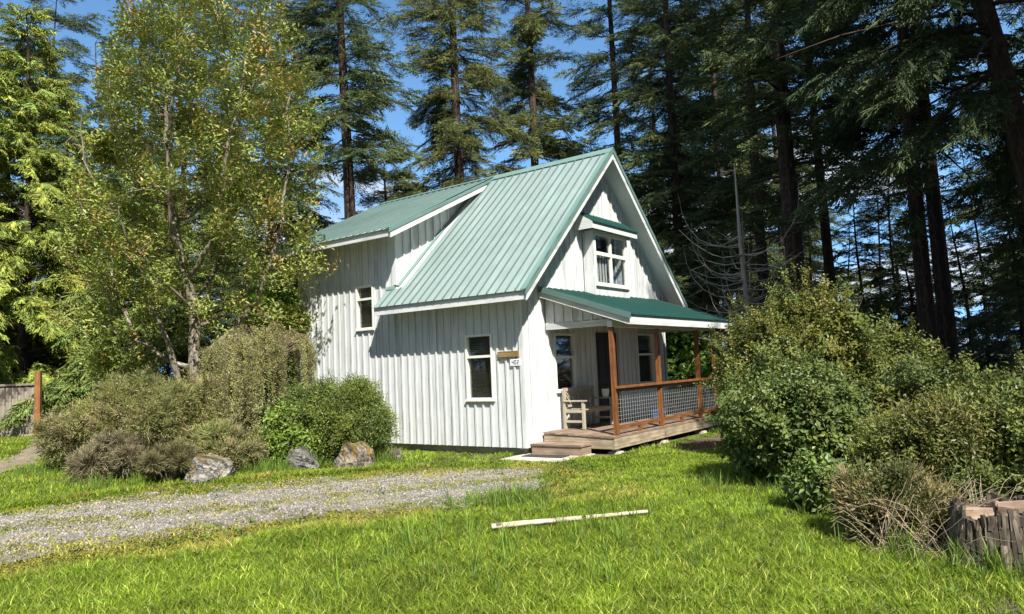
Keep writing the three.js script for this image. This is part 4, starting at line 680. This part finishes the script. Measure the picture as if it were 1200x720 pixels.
shrub('olive_shrub', 'tall olive shrub next to the one by the porch roof', undefined, { seed: 13, ...SH(1020, 12.2), rx: 0.95, rz: 0.95, h: 1.85, loose: 1.6, lobes: 66, n: 10500, geo: smallLeaf, cols: [[0.095, 0.11, 0.03], [0.085, 0.105, 0.03], [0.105, 0.108, 0.03]], sc: 0.95 });
shrub('leafy_shrub', 'broad shrub in the shade of the leaning fir', undefined, { seed: 14, ...SH(1105, 10.2), rx: 1.15, rz: 1.0, h: 1.36, loose: 1.7, shoots: 170, lobes: 46, n: 6200, geo: smallLeaf, cols: [[0.085, 0.10, 0.03], [0.07, 0.09, 0.028], [0.10, 0.105, 0.03]] });
shrub('leafy_shrub', 'low spreading shrub with yellow green tips behind the stump', undefined, { seed: 15, ...SH(1092, 7.9), rx: 0.74, rz: 0.68, h: 1.08, lobes: 36, n: 5200, geo: fineLeaf, cols: [[0.12, 0.13, 0.035], [0.10, 0.12, 0.035], [0.13, 0.12, 0.04]] });
shrub('leafy_shrub', 'leafy shrub leaning over the stump from the shade', undefined, { seed: 16, ...SH(1202, 7.7), rx: 0.7, rz: 0.66, h: 1.2, lobes: 34, n: 4500, geo: smallLeaf, cols: [[0.085, 0.105, 0.03], [0.10, 0.115, 0.035]] });
shrub('twiggy_shrub', 'brown twiggy half dead shrub beside the stump', undefined, { seed: 17, ...SH(1040, 6.75), rx: 0.46, rz: 0.4, h: 0.55, lobes: 30, n: 2600, geo: [...fineLeaf, ...heather], cols: [[0.13, 0.115, 0.05], [0.15, 0.12, 0.065], [0.09, 0.10, 0.035]], sc: 0.9 });
shrub('low_shrub', 'low leafy plant at the foot of the glossy shrub', undefined, { seed: 18, ...SH(968, 8.0), rx: 0.42, rz: 0.38, h: 0.45, lobes: 18, n: 1500, geo: smallLeaf, cols: [[0.11, 0.15, 0.04], [0.10, 0.13, 0.04]] });
shrub('round_bush', 'clipped rounded green bush against the side wall', undefined, { seed: 19, ...SH(394, 14.4), rx: 0.86, rz: 0.84, h: 1.4, lobes: 70, n: 8500, geo: fineLeaf, cols: [[0.115, 0.135, 0.03], [0.095, 0.12, 0.03], [0.075, 0.10, 0.028]] });
shrub('leafy_shrub', 'bright green low shrub between the round bush and the flat rock', undefined, { seed: 20, ...SH(345, 14.0), rx: 0.62, rz: 0.55, h: 1.0, lobes: 22, n: 2600, geo: smallLeaf, cols: [[0.13, 0.18, 0.035], [0.11, 0.15, 0.035]] });
shrub('mounded_shrub', 'broad mounded shrub of arching olive twigs behind the pale boulder', undefined, { seed: 21, ...SH(192, 15.0), rx: 1.75, rz: 1.4, h: 1.78, lobes: 60, n: 9500, geo: [...fineLeaf, ...heather], cols: [[0.17, 0.165, 0.06], [0.15, 0.15, 0.055], [0.19, 0.15, 0.085], [0.12, 0.125, 0.045]], sc: 0.95 });
shrub('mounded_shrub', 'lower brownish mound spreading towards the path', undefined, { seed: 22, ...SH(118, 15.2), rx: 1.0, rz: 0.9, h: 1.15, lobes: 34, n: 4200, geo: [...heather, ...fineLeaf], cols: [[0.18, 0.155, 0.085], [0.16, 0.14, 0.07], [0.13, 0.13, 0.05]], sc: 0.95 });
shrub('heather_clump', 'dark brown heather clump hugging the pale boulder', undefined, { seed: 23, ...SH(198, 12.7), rx: 0.42, rz: 0.34, h: 0.5, lobes: 20, n: 2000, geo: heather, cols: [[0.10, 0.09, 0.045], [0.12, 0.115, 0.05]], sc: 0.7 });
shrub('heather_clump', 'grey brown woody heather with bare twisted stems', undefined, { seed: 24, ...SH(142, 13.4), rx: 0.85, rz: 0.5, h: 0.72, lobes: 26, n: 2600, geo: heather, cols: [[0.14, 0.12, 0.075], [0.15, 0.135, 0.08]], sc: 0.85 });
shrub('mounded_shrub', 'olive mound trailing down beside the flat rock', undefined, { seed: 25, ...SH(272, 13.8), rx: 0.85, rz: 0.6, h: 0.72, lobes: 30, n: 3600, geo: [...fineLeaf, ...heather], cols: [[0.15, 0.155, 0.06], [0.17, 0.15, 0.075], [0.12, 0.14, 0.045]], sc: 0.95 });
{ // weeping shrub by the corner of the wall
  const p = T(308, 15.2), gy = groundY(p.x, p.z), root = thing('weeping_shrub', 'weeping shrub with long hanging strands of small leaves by the wall', 'shrub', p.x, gy, p.z), r = rngOf(91), wood = [], list = [];
  wood.push(tube([V(-0.45, 0, -0.5), V(-0.4, 0.8, -0.4), V(-0.2, 1.6, -0.2), V(0, 2.3, 0)], [0.07, 0.06, 0.05, 0.03], 7));
  const tuft = leafCluster(93, 6, 0.055, 0.022, 0.09, tones, -0.3);
  for (let i = 0; i < 44; i++) {                                     // bundles of cords that hang straight from arching limbs
    const a = i * 2.4, R0 = 0.3 + 0.85 * Math.sqrt(((i * 7) % 44) / 44), sv0 = 0.7 + r() * 0.6;
    for (let m = 0; m < 4; m++) {
      const R = R0 * (0.92 + r() * 0.12), b = a + (r() - 0.5) * 0.14, top = 2.98 - 0.42 * R * R - r() * 0.15, fall = 0.6 + r() * 1.75, x = Math.cos(b), z = Math.sin(b), P = [], sv = sv0 * (0.8 + r() * 0.4);
      for (let k = 0; k <= 10; k++) { const t = k / 10, q = Math.min(1, t * 3.4); P.push(V(x * R * (0.2 + 0.8 * q) + (r() - 0.5) * 0.02, Math.max(0.1, top - 0.55 * (1 - q) * (1 - q) - fall * Math.max(0, t - 0.28) / 0.72), z * R * (0.2 + 0.8 * q) + (r() - 0.5) * 0.02)); }
      wood.push(tube(P, P.map((_, k) => 0.008 - k * 0.0006), 3));
      for (let k = 2; k < 10; k++) for (let j = 0; j < 6; j++) { const q = P[k].clone().lerp(P[k + 1], r()), v = (0.75 + r() * 0.5) * sv; list.push({ m: frame(q.add(jit(r, 0.02)), jit(r, 1), V(0, -1, 0).add(jit(r, 0.5)), 0.5 + r() * 0.35), c: [0.40 * v, 0.39 * v, 0.19 * v] }); }
    }
  }
  part('stems', wood, M.twig, root).userData.kind = 'stuff'; copies('foliage', tuft, M.leaf, list, root);
}
// young broadleaf trees behind the cabin
const bigLeaf = [leafCluster(95, 8, 0.17, 0.10, 0.25, tones, 0), leafCluster(96, 7, 0.19, 0.11, 0.28, tones, 0)];
shrub('maple_sapling', 'bright green leafy sapling behind the leafy tree at the wall', undefined, { seed: 31, ...SH(334, 20.5), rx: 1.3, rz: 1.2, h: 4.6, lobes: 30, n: 1700, geo: bigLeaf, cols: [[0.12, 0.22, 0.03], [0.10, 0.18, 0.03]] });
shrub('maple_sapling', 'bright green sapling seen through the porch', undefined, { seed: 32, ...SH(795, 21.5), rx: 1.0, rz: 1.0, h: 3.2, lobes: 24, n: 1100, geo: bigLeaf, cols: [[0.13, 0.21, 0.04], [0.10, 0.17, 0.035]] });
{ // bare dead tree
  const p = T(880, 20.5), root = thing('dead_tree', 'bare dead grey tree with curved leafless branches', 'tree', p.x, groundY(p.x, p.z), p.z), r = rngOf(99), w = [];
  w.push(tube([V(0, -0.1, 0), V(-0.05, 1.5, 0), V(0, 3, 0.05), V(-0.1, 4.8, 0), V(-0.2, 7.2, 0.02)], [0.10, 0.09, 0.075, 0.055, 0.02], 8));
  part('trunk', w, M.deadwood, root); const b = [];
  for (let i = 0; i < 70; i++) {
    const y = 2.0 + r() * 3.2, a = r() * 6.283, L = 0.7 + r() * 1.5, d = V(Math.cos(a), 0, Math.sin(a)), c = r() < 0.25 ? 1.0 : 0.15 + r() * 0.2, P = [];
    for (let k = 0; k <= 6; k++) { const t = k / 6; P.push(V(0, y - 0.1 * L * Math.sin(t * 3) + c * L * t * t, 0).addScaledVector(d, L * (c > 0.8 ? Math.sin(t * 1.5) : t)).add(jit(r, 0.05))); }
    b.push(tube(P, P.map((_, k) => 0.021 - k * 0.003), 4));
    for (let j = 0; j < 3; j++) { const k = 2 + Math.floor(r() * 4); b.push(tube([P[k], P[k].clone().add(jit(r, 0.5)).addScaledVector(d, 0.25)], [0.008, 0.002], 3)); }
  }
  part('branches', b, M.deadwood, root).userData.kind = 'stuff';
}

// unseen firs added behind the viewer and round the clearing to block sky light
{
  const ring = scene.children.filter((o) => o.userData.group === 'firs of the wood behind the clearing').slice(0, 6);
  for (let i = 0; i < 26; i++) { const a = 1.2 + i * 0.16 + hash(i, 1, 7) * 0.1, R = (a < 2.65 ? 27 : a < 4.05 ? 15 : 30) + hash(i, 2, 7) * 6; if (a > 4.35) continue; const o = ring[i % 6].clone(); o.name = numbered('fir_tree'); o.position.set(-9 + Math.cos(a) * R, -0.2, 6 + Math.sin(a) * R); o.rotation.y = hash(i, 3, 7) * 6; o.userData = { label: 'tall unseen fir added on the edge of the clearing to block sky light', category: 'tree', group: 'unseen firs added round the clearing to block sky light' }; scene.add(o); }
}

{ // dead bramble stems round the stump
  const p = T(1076, 6.35), root = thing('bramble_stems', 'tangle of dry pale bramble stems against the stump', 'twigs', p.x, groundY(p.x, p.z), p.z), r = rngOf(111), b = [];
  for (let i = 0; i < 230; i++) { const a = r() * 6.283, x = (r() - 0.35) * 1.25, z = (r() - 0.5) * 0.8, L = 0.25 + r() * 0.55, h = 0.1 + r() * 0.55, P = []; for (let k = 0; k <= 5; k++) { const t = k / 5; P.push(V(x + Math.cos(a) * L * t, h * Math.sin(t * (1.4 + r() * 0.15)) - 0.15 * t * t * r(), z + Math.sin(a) * L * t).add(jit(r, 0.03))); } b.push(tube(P, P.map((_, k) => 0.0042 - k * 0.0005), 3)); }
  part('stems', b, std({ color: new THREE.Color(0.34, 0.27, 0.19), roughness: 0.9 }), root).userData.kind = 'stuff';
}
// ------------------------------------------------------------------ ground, drive, path, grass
const drivePoly = [[-15, -9.5], [-10, -5.0], [-7.52, -3.6], [-6.56, -3.25], [-5.58, -2.7], [-4.62, -1.94], [-3.47, -1.28], [-2.68, -0.71], [-1.74, 0.19], [-1.75, 1.3], [-2.7, 2.3], [-3.7, 2.5], [-4.7, 1.95], [-5.5, 1.1], [-6.2, 0.65], [-7.0, 0.4], [-7.9, 0.15], [-8.7, -0.05], [-15, -2.5]];
const pathLine = [[-15, -2.0], [-9.5, -6.2], [-7.2, -8.0], [-5.5, -9.6], [-3.5, -12.6], [-1.8, -16], [-0.5, -22]];
function segDist(x, z, L, closed) { let b = 1e9; for (let i = 0; i + (closed ? 0 : 1) < L.length; i++) { const [ax, az] = L[i], [bx, bz] = L[(i + 1) % L.length], dx = bx - ax, dz = bz - az, t = clamp(((x - ax) * dx + (z - az) * dz) / (dx * dx + dz * dz)); b = Math.min(b, Math.hypot(x - ax - t * dx, z - az - t * dz)); } return b; }
function inside(x, z, P) { let c = false; for (let i = 0, j = P.length - 1; i < P.length; j = i++) { const [xi, zi] = P[i], [xj, zj] = P[j]; if ((zi > z) !== (zj > z) && x < (xj - xi) * (z - zi) / (zj - zi) + xi) c = !c; } return c; }
// metres inside (+) or outside (-) the gravel, with a ragged edge
const gravelIn = (x, z) => (inside(x, z, drivePoly) ? 1 : -1) * segDist(x, z, drivePoly, true) + (fbm(x * 1.3, z * 1.3, 201, 4) - 0.5) * 1.1 + (fbm(x * 6, z * 6, 203, 2) - 0.5) * 0.25;
const pathIn = (x, z) => 0.42 - segDist(x, z, pathLine) + (fbm(x * 1.1, z * 1.1, 205, 3) - 0.5) * 0.5;
const dirtIn = (x, z) => Math.min(1, 1.1 - Math.hypot((x - 3.2) / 1.9, (z - 2.75) / 0.75)) + (fbm(x * 2, z * 2, 207, 3) - 0.5) * 0.5;
const woodIn = (x, z) => Math.max(sstep(6, 9, x), sstep(-8, -11, z) * sstep(-3.2, -1.6, x), sstep(-0.4, 0.8, x - 0.0) * sstep(3.6, 4.6, z), sstep(7.6, 8.6, z + (x + 4) * -0.35));
{
  const line = (a, b, s, far) => { const o = []; for (let v = a; v <= b + 1e-6; v += s) o.push(v); let st = s, v = b; while (v < far) { st *= 1.35; v += st; o.push(v); } st = s; v = a; while (v > -far) { st *= 1.35; v -= st; o.unshift(v); } return o; };
  const X = line(-16, 8, 0.2, 420), Z = line(-20, 12, 0.2, 420), pos = [], col = [], uv = [], idx = [];
  Z.forEach((z, j) => X.forEach((x, i) => {
    pos.push(x, groundY(x, z) * sstep(300, 60, Math.hypot(x, z)), z); uv.push(x, z);
    const n = fbm(x * 0.9, z * 0.9, 211, 4), w = woodIn(x, z), d = sstep(0, 0.25, dirtIn(x, z)), gr = sstep(-0.9, 0.0, gravelIn(x, z));
    let c = [mix(0.10, 0.14, n), mix(0.12, 0.135, n), mix(0.035, 0.05, n)];
    const to = (q, t) => { c = c.map((v, k) => mix(v, q[k], t)); };
    to([0.16, 0.13, 0.07], gr * 0.8); to([0.10, 0.075, 0.05], w); to([0.17, 0.115, 0.075], d);
    col.push(...c); if (i + 1 < X.length && j + 1 < Z.length) { const k = j * X.length + i; idx.push(k, k + X.length, k + 1, k + 1, k + X.length, k + X.length + 1); }
  }));
  const g = new THREE.BufferGeometry(); g.setAttribute('position', new THREE.Float32BufferAttribute(pos, 3)); g.setAttribute('uv', new THREE.Float32BufferAttribute(uv, 2)); g.setAttribute('color', new THREE.Float32BufferAttribute(col, 3)); g.setIndex(idx); g.computeVertexNormals();
  structure(part('ground', g, std({ map: soilTex, color: new THREE.Color(2.0, 2.0, 2.0), vertexColors: true, roughness: 1, bumpMap: soilTex, bumpScale: 0.02 }), scene));
}
function patch(name, test, x0, x1, z0, z1, s, lift, colour, mat) {
  const ids = new Map(), pos = [], col = [], uv = [], idx = [], id = (i, j) => { const k = i * 4096 + j; if (!ids.has(k)) { const x = x0 + i * s + (hash(i, j, 1) - 0.5) * s * 0.5, z = z0 + j * s + (hash(i, j, 2) - 0.5) * s * 0.5; ids.set(k, pos.length / 3); pos.push(x, groundY(x, z) + lift + 0.012 * fbm(x * 5, z * 5, 221, 2), z); uv.push(x, z); col.push(...colour(x, z)); } return ids.get(k); };
  for (let i = 0; x0 + i * s < x1; i++) for (let j = 0; z0 + j * s < z1; j++) if (test(x0 + (i + 0.5) * s, z0 + (j + 0.5) * s) > 0) { const a = id(i, j), b = id(i + 1, j), c = id(i + 1, j + 1), d = id(i, j + 1); idx.push(a, d, b, b, d, c); }
  const g = new THREE.BufferGeometry(); g.setAttribute('position', new THREE.Float32BufferAttribute(pos, 3)); g.setAttribute('uv', new THREE.Float32BufferAttribute(uv, 2)); g.setAttribute('color', new THREE.Float32BufferAttribute(col, 3)); g.setIndex(idx); g.computeVertexNormals();
  return structure(part(name, g, mat, scene));
}
const upperEdge = drivePoly.slice(0, 9), rut = (x, z) => { const q = segDist(x, z, upperEdge) + (fbm(x * 0.8, z * 0.8, 229, 2) - 0.5) * 0.5; return Math.max(1 - Math.abs(q - 0.75) / 0.6, 1 - Math.abs(q - 2.35) / 0.5); };   // bare wheel tracks
const drivecol = (x, z) => { const n = fbm(x * 1.2, z * 1.2, 223, 4), m = sstep(0.52, 0.64, n), e = fbm(x * 0.7 + 4, z * 1.6, 225, 3), s = sstep(0.52, 0.62, e); let c = [0.90, 0.885, 0.86]; const q = (t, k) => { c = c.map((v, i) => mix(v, t[i], k)); }; const tr = 1 - sstep(-0.2, 0.35, rut(x, z)); q([0.60, 0.49, 0.36], Math.max(s * 0.5, tr * 0.45)); q([0.55, 0.56, 0.24], m * (0.3 + 0.25 * tr)); return c; };
const gravelMat = std({ map: gravelTex, vertexColors: true, roughness: 0.95, bumpMap: gravelTex, bumpScale: 0.018, color: new THREE.Color(1.05, 1.05, 1.05) });
patch('gravel_drive', gravelIn, -15, -1, -10, 4, 0.09, 0.008, drivecol, gravelMat);
patch('dirt_path', pathIn, -12, 0, -20, -5, 0.12, 0.01, (x, z) => { const n = fbm(x * 2, z * 2, 227, 3); return [mix(0.75, 1.0, n), mix(0.64, 0.84, n), mix(0.5, 0.68, n)]; }, gravelMat);
const eye = camera.position, viewAz = Math.atan2(-0.592, 0.805);
const blocked = (x, z) => (x > -0.03 && x < 6.6 && z > -7 && z < 0.05) || (x > 0.05 && x < 6.3 && z > -0.1 && z < 1.7) || (x > -0.76 && x < 0.45 && z > -0.15 && z < 1.22);
{ // gravel stones
  const st = new THREE.IcosahedronGeometry(1, 0), r = rngOf(231), list = [];
  while (list.length < 42000) {
    const a = viewAz + (r() - 0.5) * 1.7, d = Math.sqrt(mix(4.5 * 4.5, 15 * 15, r())), x = eye.x + Math.cos(a) * d, z = eye.z + Math.sin(a) * d, g = gravelIn(x, z);
    if (g < -0.15 || r() > (0.35 + g * 0.6) * (0.3 + 0.7 * sstep(-0.3, 0.3, rut(x, z))) || blocked(x, z)) { if (r() < 0.002) list.push(null); continue; }
    const s = 0.006 + 0.013 * Math.pow(r(), 2.2), v = 0.13 + r() * r() * 0.32, w = 0.02 + r() * 0.15;
    list.push({ m: new THREE.Matrix4().compose(V(x, groundY(x, z) + 0.014 + s * 0.2, z), new THREE.Quaternion().setFromEuler(new THREE.Euler(r() * 6, r() * 6, r() * 6)), V(s, s * (0.5 + r() * 0.4), s * (0.7 + r() * 0.5))), c: [v * (1 + w), v, v * (1 - w)] });
  }
  const im = copies('gravel', st, M.stones, list.filter(Boolean), scene); tag(im, 'loose grey gravel stones scattered over the drive', 'gravel');
}
// grass: tufts of bent blades
function tuft(seed, n, h, spread, wid, lean) {
  const r = rngOf(seed), p = [], nn = [], c = [];
  for (let i = 0; i < n; i++) {
    const a = r() * 6.283, R = spread * Math.sqrt(r()), b = V(Math.cos(a) * R, -0.01, Math.sin(a) * R), d = r() * 6.283, H = h * (0.55 + r() * 0.6), l = lean * (0.3 + r()) * H, dir = V(Math.cos(d), 0, Math.sin(d)), s = V(-Math.sin(d), 0, Math.cos(d)).multiplyScalar(wid * (0.6 + r() * 0.7));
    const m1 = b.clone().addScaledVector(dir, l * 0.35).add(V(0, H * 0.55, 0)), tp = b.clone().addScaledVector(dir, l * 1.15).add(V(0, H * (1 - 0.25 * lean * r()), 0)), v = 0.45 + r() * 0.95, dry = r() < 0.16, col = dry ? [1.9 * v, 1.35 * v, 5 * v] : [v, v, v];
    const A = b.clone().sub(s), B = b.clone().add(s), C = m1.clone().sub(s.clone().multiplyScalar(0.8)), D = m1.clone().add(s.clone().multiplyScalar(0.8));
    for (const t of [[A, B, D], [A, D, C], [C, D, tp]]) { const q = t[1].clone().sub(t[0]).cross(t[2].clone().sub(t[0])).normalize(); for (const k of t) { p.push(k.x, k.y, k.z); nn.push(q.x, q.y, q.z); c.push(...col); } }
  }
  const g = new THREE.BufferGeometry(); g.setAttribute('position', new THREE.Float32BufferAttribute(p, 3)); g.setAttribute('normal', new THREE.Float32BufferAttribute(nn, 3)); g.setAttribute('color', new THREE.Float32BufferAttribute(c, 3)); return g;
}
{
  const r = rngOf(241), kinds = [tuft(1, 15, 0.088, 0.05, 0.0026, 0.85), tuft(2, 15, 0.075, 0.055, 0.0026, 1.15), tuft(3, 12, 0.05, 0.05, 0.0035, 1.0), tuft(4, 18, 0.085, 0.10, 0.0042, 0.95), tuft(5, 12, 0.06, 0.09, 0.006, 1.0), tuft(6, 14, 0.34, 0.05, 0.0045, 0.45)], lists = kinds.map(() => []);
  const zones = [[3.4, 8, 46000, 0], [8, 13.5, 54000, 1], [13.5, 27, 36000, 2]];
  for (const [d0, d1, n, zone] of zones) for (let i = 0; i < n; i++) {
    const a = viewAz + (r() - 0.5) * 1.62, d = Math.sqrt(mix(d0 * d0, d1 * d1, r())), x = eye.x + Math.cos(a) * d, z = eye.z + Math.sin(a) * d;
    if (blocked(x, z) || z > 30) continue;
    const g = gravelIn(x, z), pa = pathIn(x, z), w = woodIn(x, z), di = dirtIn(x, z), n1 = fbm(x * 0.55, z * 0.55, 243, 3), n2 = fbm(x * 2.2, z * 2.2, 245, 3);
    if (r() < w * 0.9 || (di > 0.05 && r() < 0.93)) continue;
    if (g > 0) { const tr = sstep(-0.2, 0.35, rut(x, z)); if (r() > mix(0.22, 0.05, tr) + (n2 > 0.56 ? 0.15 : 0)) continue; }
    if (pa > 0 && r() > 0.06) continue;
    const edge = sstep(-1.5, -0.1, g), near = (x - eye.x) * 0.805 - (z - eye.z) * 0.592;                                     // short and yellow near the drive
    const house = sstep(2.4, 0.8, Math.hypot(Math.max(0, -x - 0.3), 0)) * sstep(-7, -5.5, z) * sstep(4.5, 3.2, z), shortness = clamp(edge * 0.95 + house * 0.55 + (n1 - 0.5) * 0.5);
    const tall = mix(0.80, 1.3, n1) * (0.7 + r() * 0.55) * (zone === 0 ? 1 : 1), s = shortness > 0.55 ? 1 : 0;
    const k = zone === 0 ? (s ? 2 : r() < 0.5 ? 0 : 1) : s ? 4 : 3;
    const straw = sstep(0.46, 0.66, n2 * 0.6 + edge * 0.35 + (n1 - 0.5) * 0.4 + (r() - 0.5) * 0.2), n3 = fbm(x * 0.9 + 40, z * 3.1, 247, 3), v = (0.6 + r() * 0.75) * (0.45 + 1.1 * clamp(n2 * 0.5 + n3 * 0.5));
    const c = [mix(0.225, 0.36, straw) * v, mix(0.33, 0.35, straw) * v, mix(0.022, 0.06, straw) * v];
    const sy = (s ? mix(0.9, 0.55, edge) : 1) * tall;
    lists[k].push({ m: new THREE.Matrix4().compose(V(x, groundY(x, z) + (g > 0 || pa > 0 ? 0.01 : 0), z), new THREE.Quaternion().setFromEuler(new THREE.Euler((r() - 0.5) * 0.3, r() * 6.28, (r() - 0.5) * 0.3)), V(1, sy, 1).multiplyScalar(0.8 + r() * 0.5)), c });
  }
  // taller grass round the boulders, in the lawn and along the shrubs
  const tallSpots = [[...xy(318, 13.0), 0.35, 60], [...xy(300, 13.3), 0.4, 60], [...xy(375, 13.6), 0.45, 50], [...xy(600, 8.9), 0.5, 50], [...xy(570, 9.0), 0.5, 30], [...xy(150, 12.9), 1.0, 120], [...xy(90, 14.6), 1.0, 150], [...xy(1010, 8.3), 0.6, 60], [...xy(1100, 7.4), 0.4, 40], [...xy(860, 9.6), 0.6, 50], [...xy(940, 8.9), 0.5, 50], [...xy(640, 7.0), 1.6, 60], [...xy(820, 7.2), 1.4, 60], [...xy(450, 6.5), 1.2, 40], [...xy(1105, 5.9), 0.5, 50], [...xy(1180, 5.5), 0.4, 30], [...xy(440, 13.8), 0.4, 40]];
  function xy(px, d) { const p = at(px, d, 560); return [p.x, p.z]; }
  for (const [cx, cz, R, n] of tallSpots) for (let i = 0; i < n; i++) { const a = r() * 6.283, q = R * Math.sqrt(r()), x = cx + Math.cos(a) * q, z = cz + Math.sin(a) * q, v = 0.65 + r() * 0.5; if (blocked(x, z)) continue; lists[5].push({ m: new THREE.Matrix4().compose(V(x, groundY(x, z), z), new THREE.Quaternion().setFromEuler(new THREE.Euler((r() - 0.5) * 0.3, r() * 6.28, (r() - 0.5) * 0.3)), V(1, 1, 1).multiplyScalar(0.5 + r() * 0.5)), c: [0.17 * v, 0.27 * v, 0.035 * v] }); }
  const names = ['long lawn grass before the drive', 'long bent lawn grass before the drive', 'short yellowish grass at the edge of the gravel', 'grass of the lawn round the cabin', 'short worn grass between drive and cabin', 'tall grass tufts beside the boulders and shrubs'];
  lists.forEach((l, i) => { if (l.length) tag(copies('grass', kinds[i], M.grass, l, scene), names[i], 'grass').name = numbered('grass'); });
  // broad-leaved weeds flat in the lawn
  const wd = leafCluster(97, 6, 0.036, 0.018, 0.015, [[1, 1, 1], [1.1, 1.05, 0.9]], 0.15), wl = [];
  for (let i = 0; i < 4000; i++) { const a = viewAz + (r() - 0.5) * 1.62, d = Math.sqrt(mix(16, 170, r())), x = eye.x + Math.cos(a) * d, z = eye.z + Math.sin(a) * d; if (blocked(x, z) || gravelIn(x, z) > 0.1 || woodIn(x, z) > 0.5 || fbm(x * 0.8, z * 0.8, 249, 3) < 0.46) continue; const v = 0.6 + r() * 0.6; wl.push({ m: new THREE.Matrix4().compose(V(x, groundY(x, z) + 0.02 + r() * 0.025, z), new THREE.Quaternion().setFromEuler(new THREE.Euler((r() - 0.5) * 0.6, r() * 6.28, (r() - 0.5) * 0.6)), V(1, 1, 1).multiplyScalar(0.7 + r() * 0.8)), c: [0.14 * v, 0.23 * v, 0.05 * v] }); }
  tag(copies('lawn_weeds', wd, M.grass, wl, scene), 'flat broad leaved weeds growing in the lawn', 'weeds');
}
renderer.render(scene, camera);
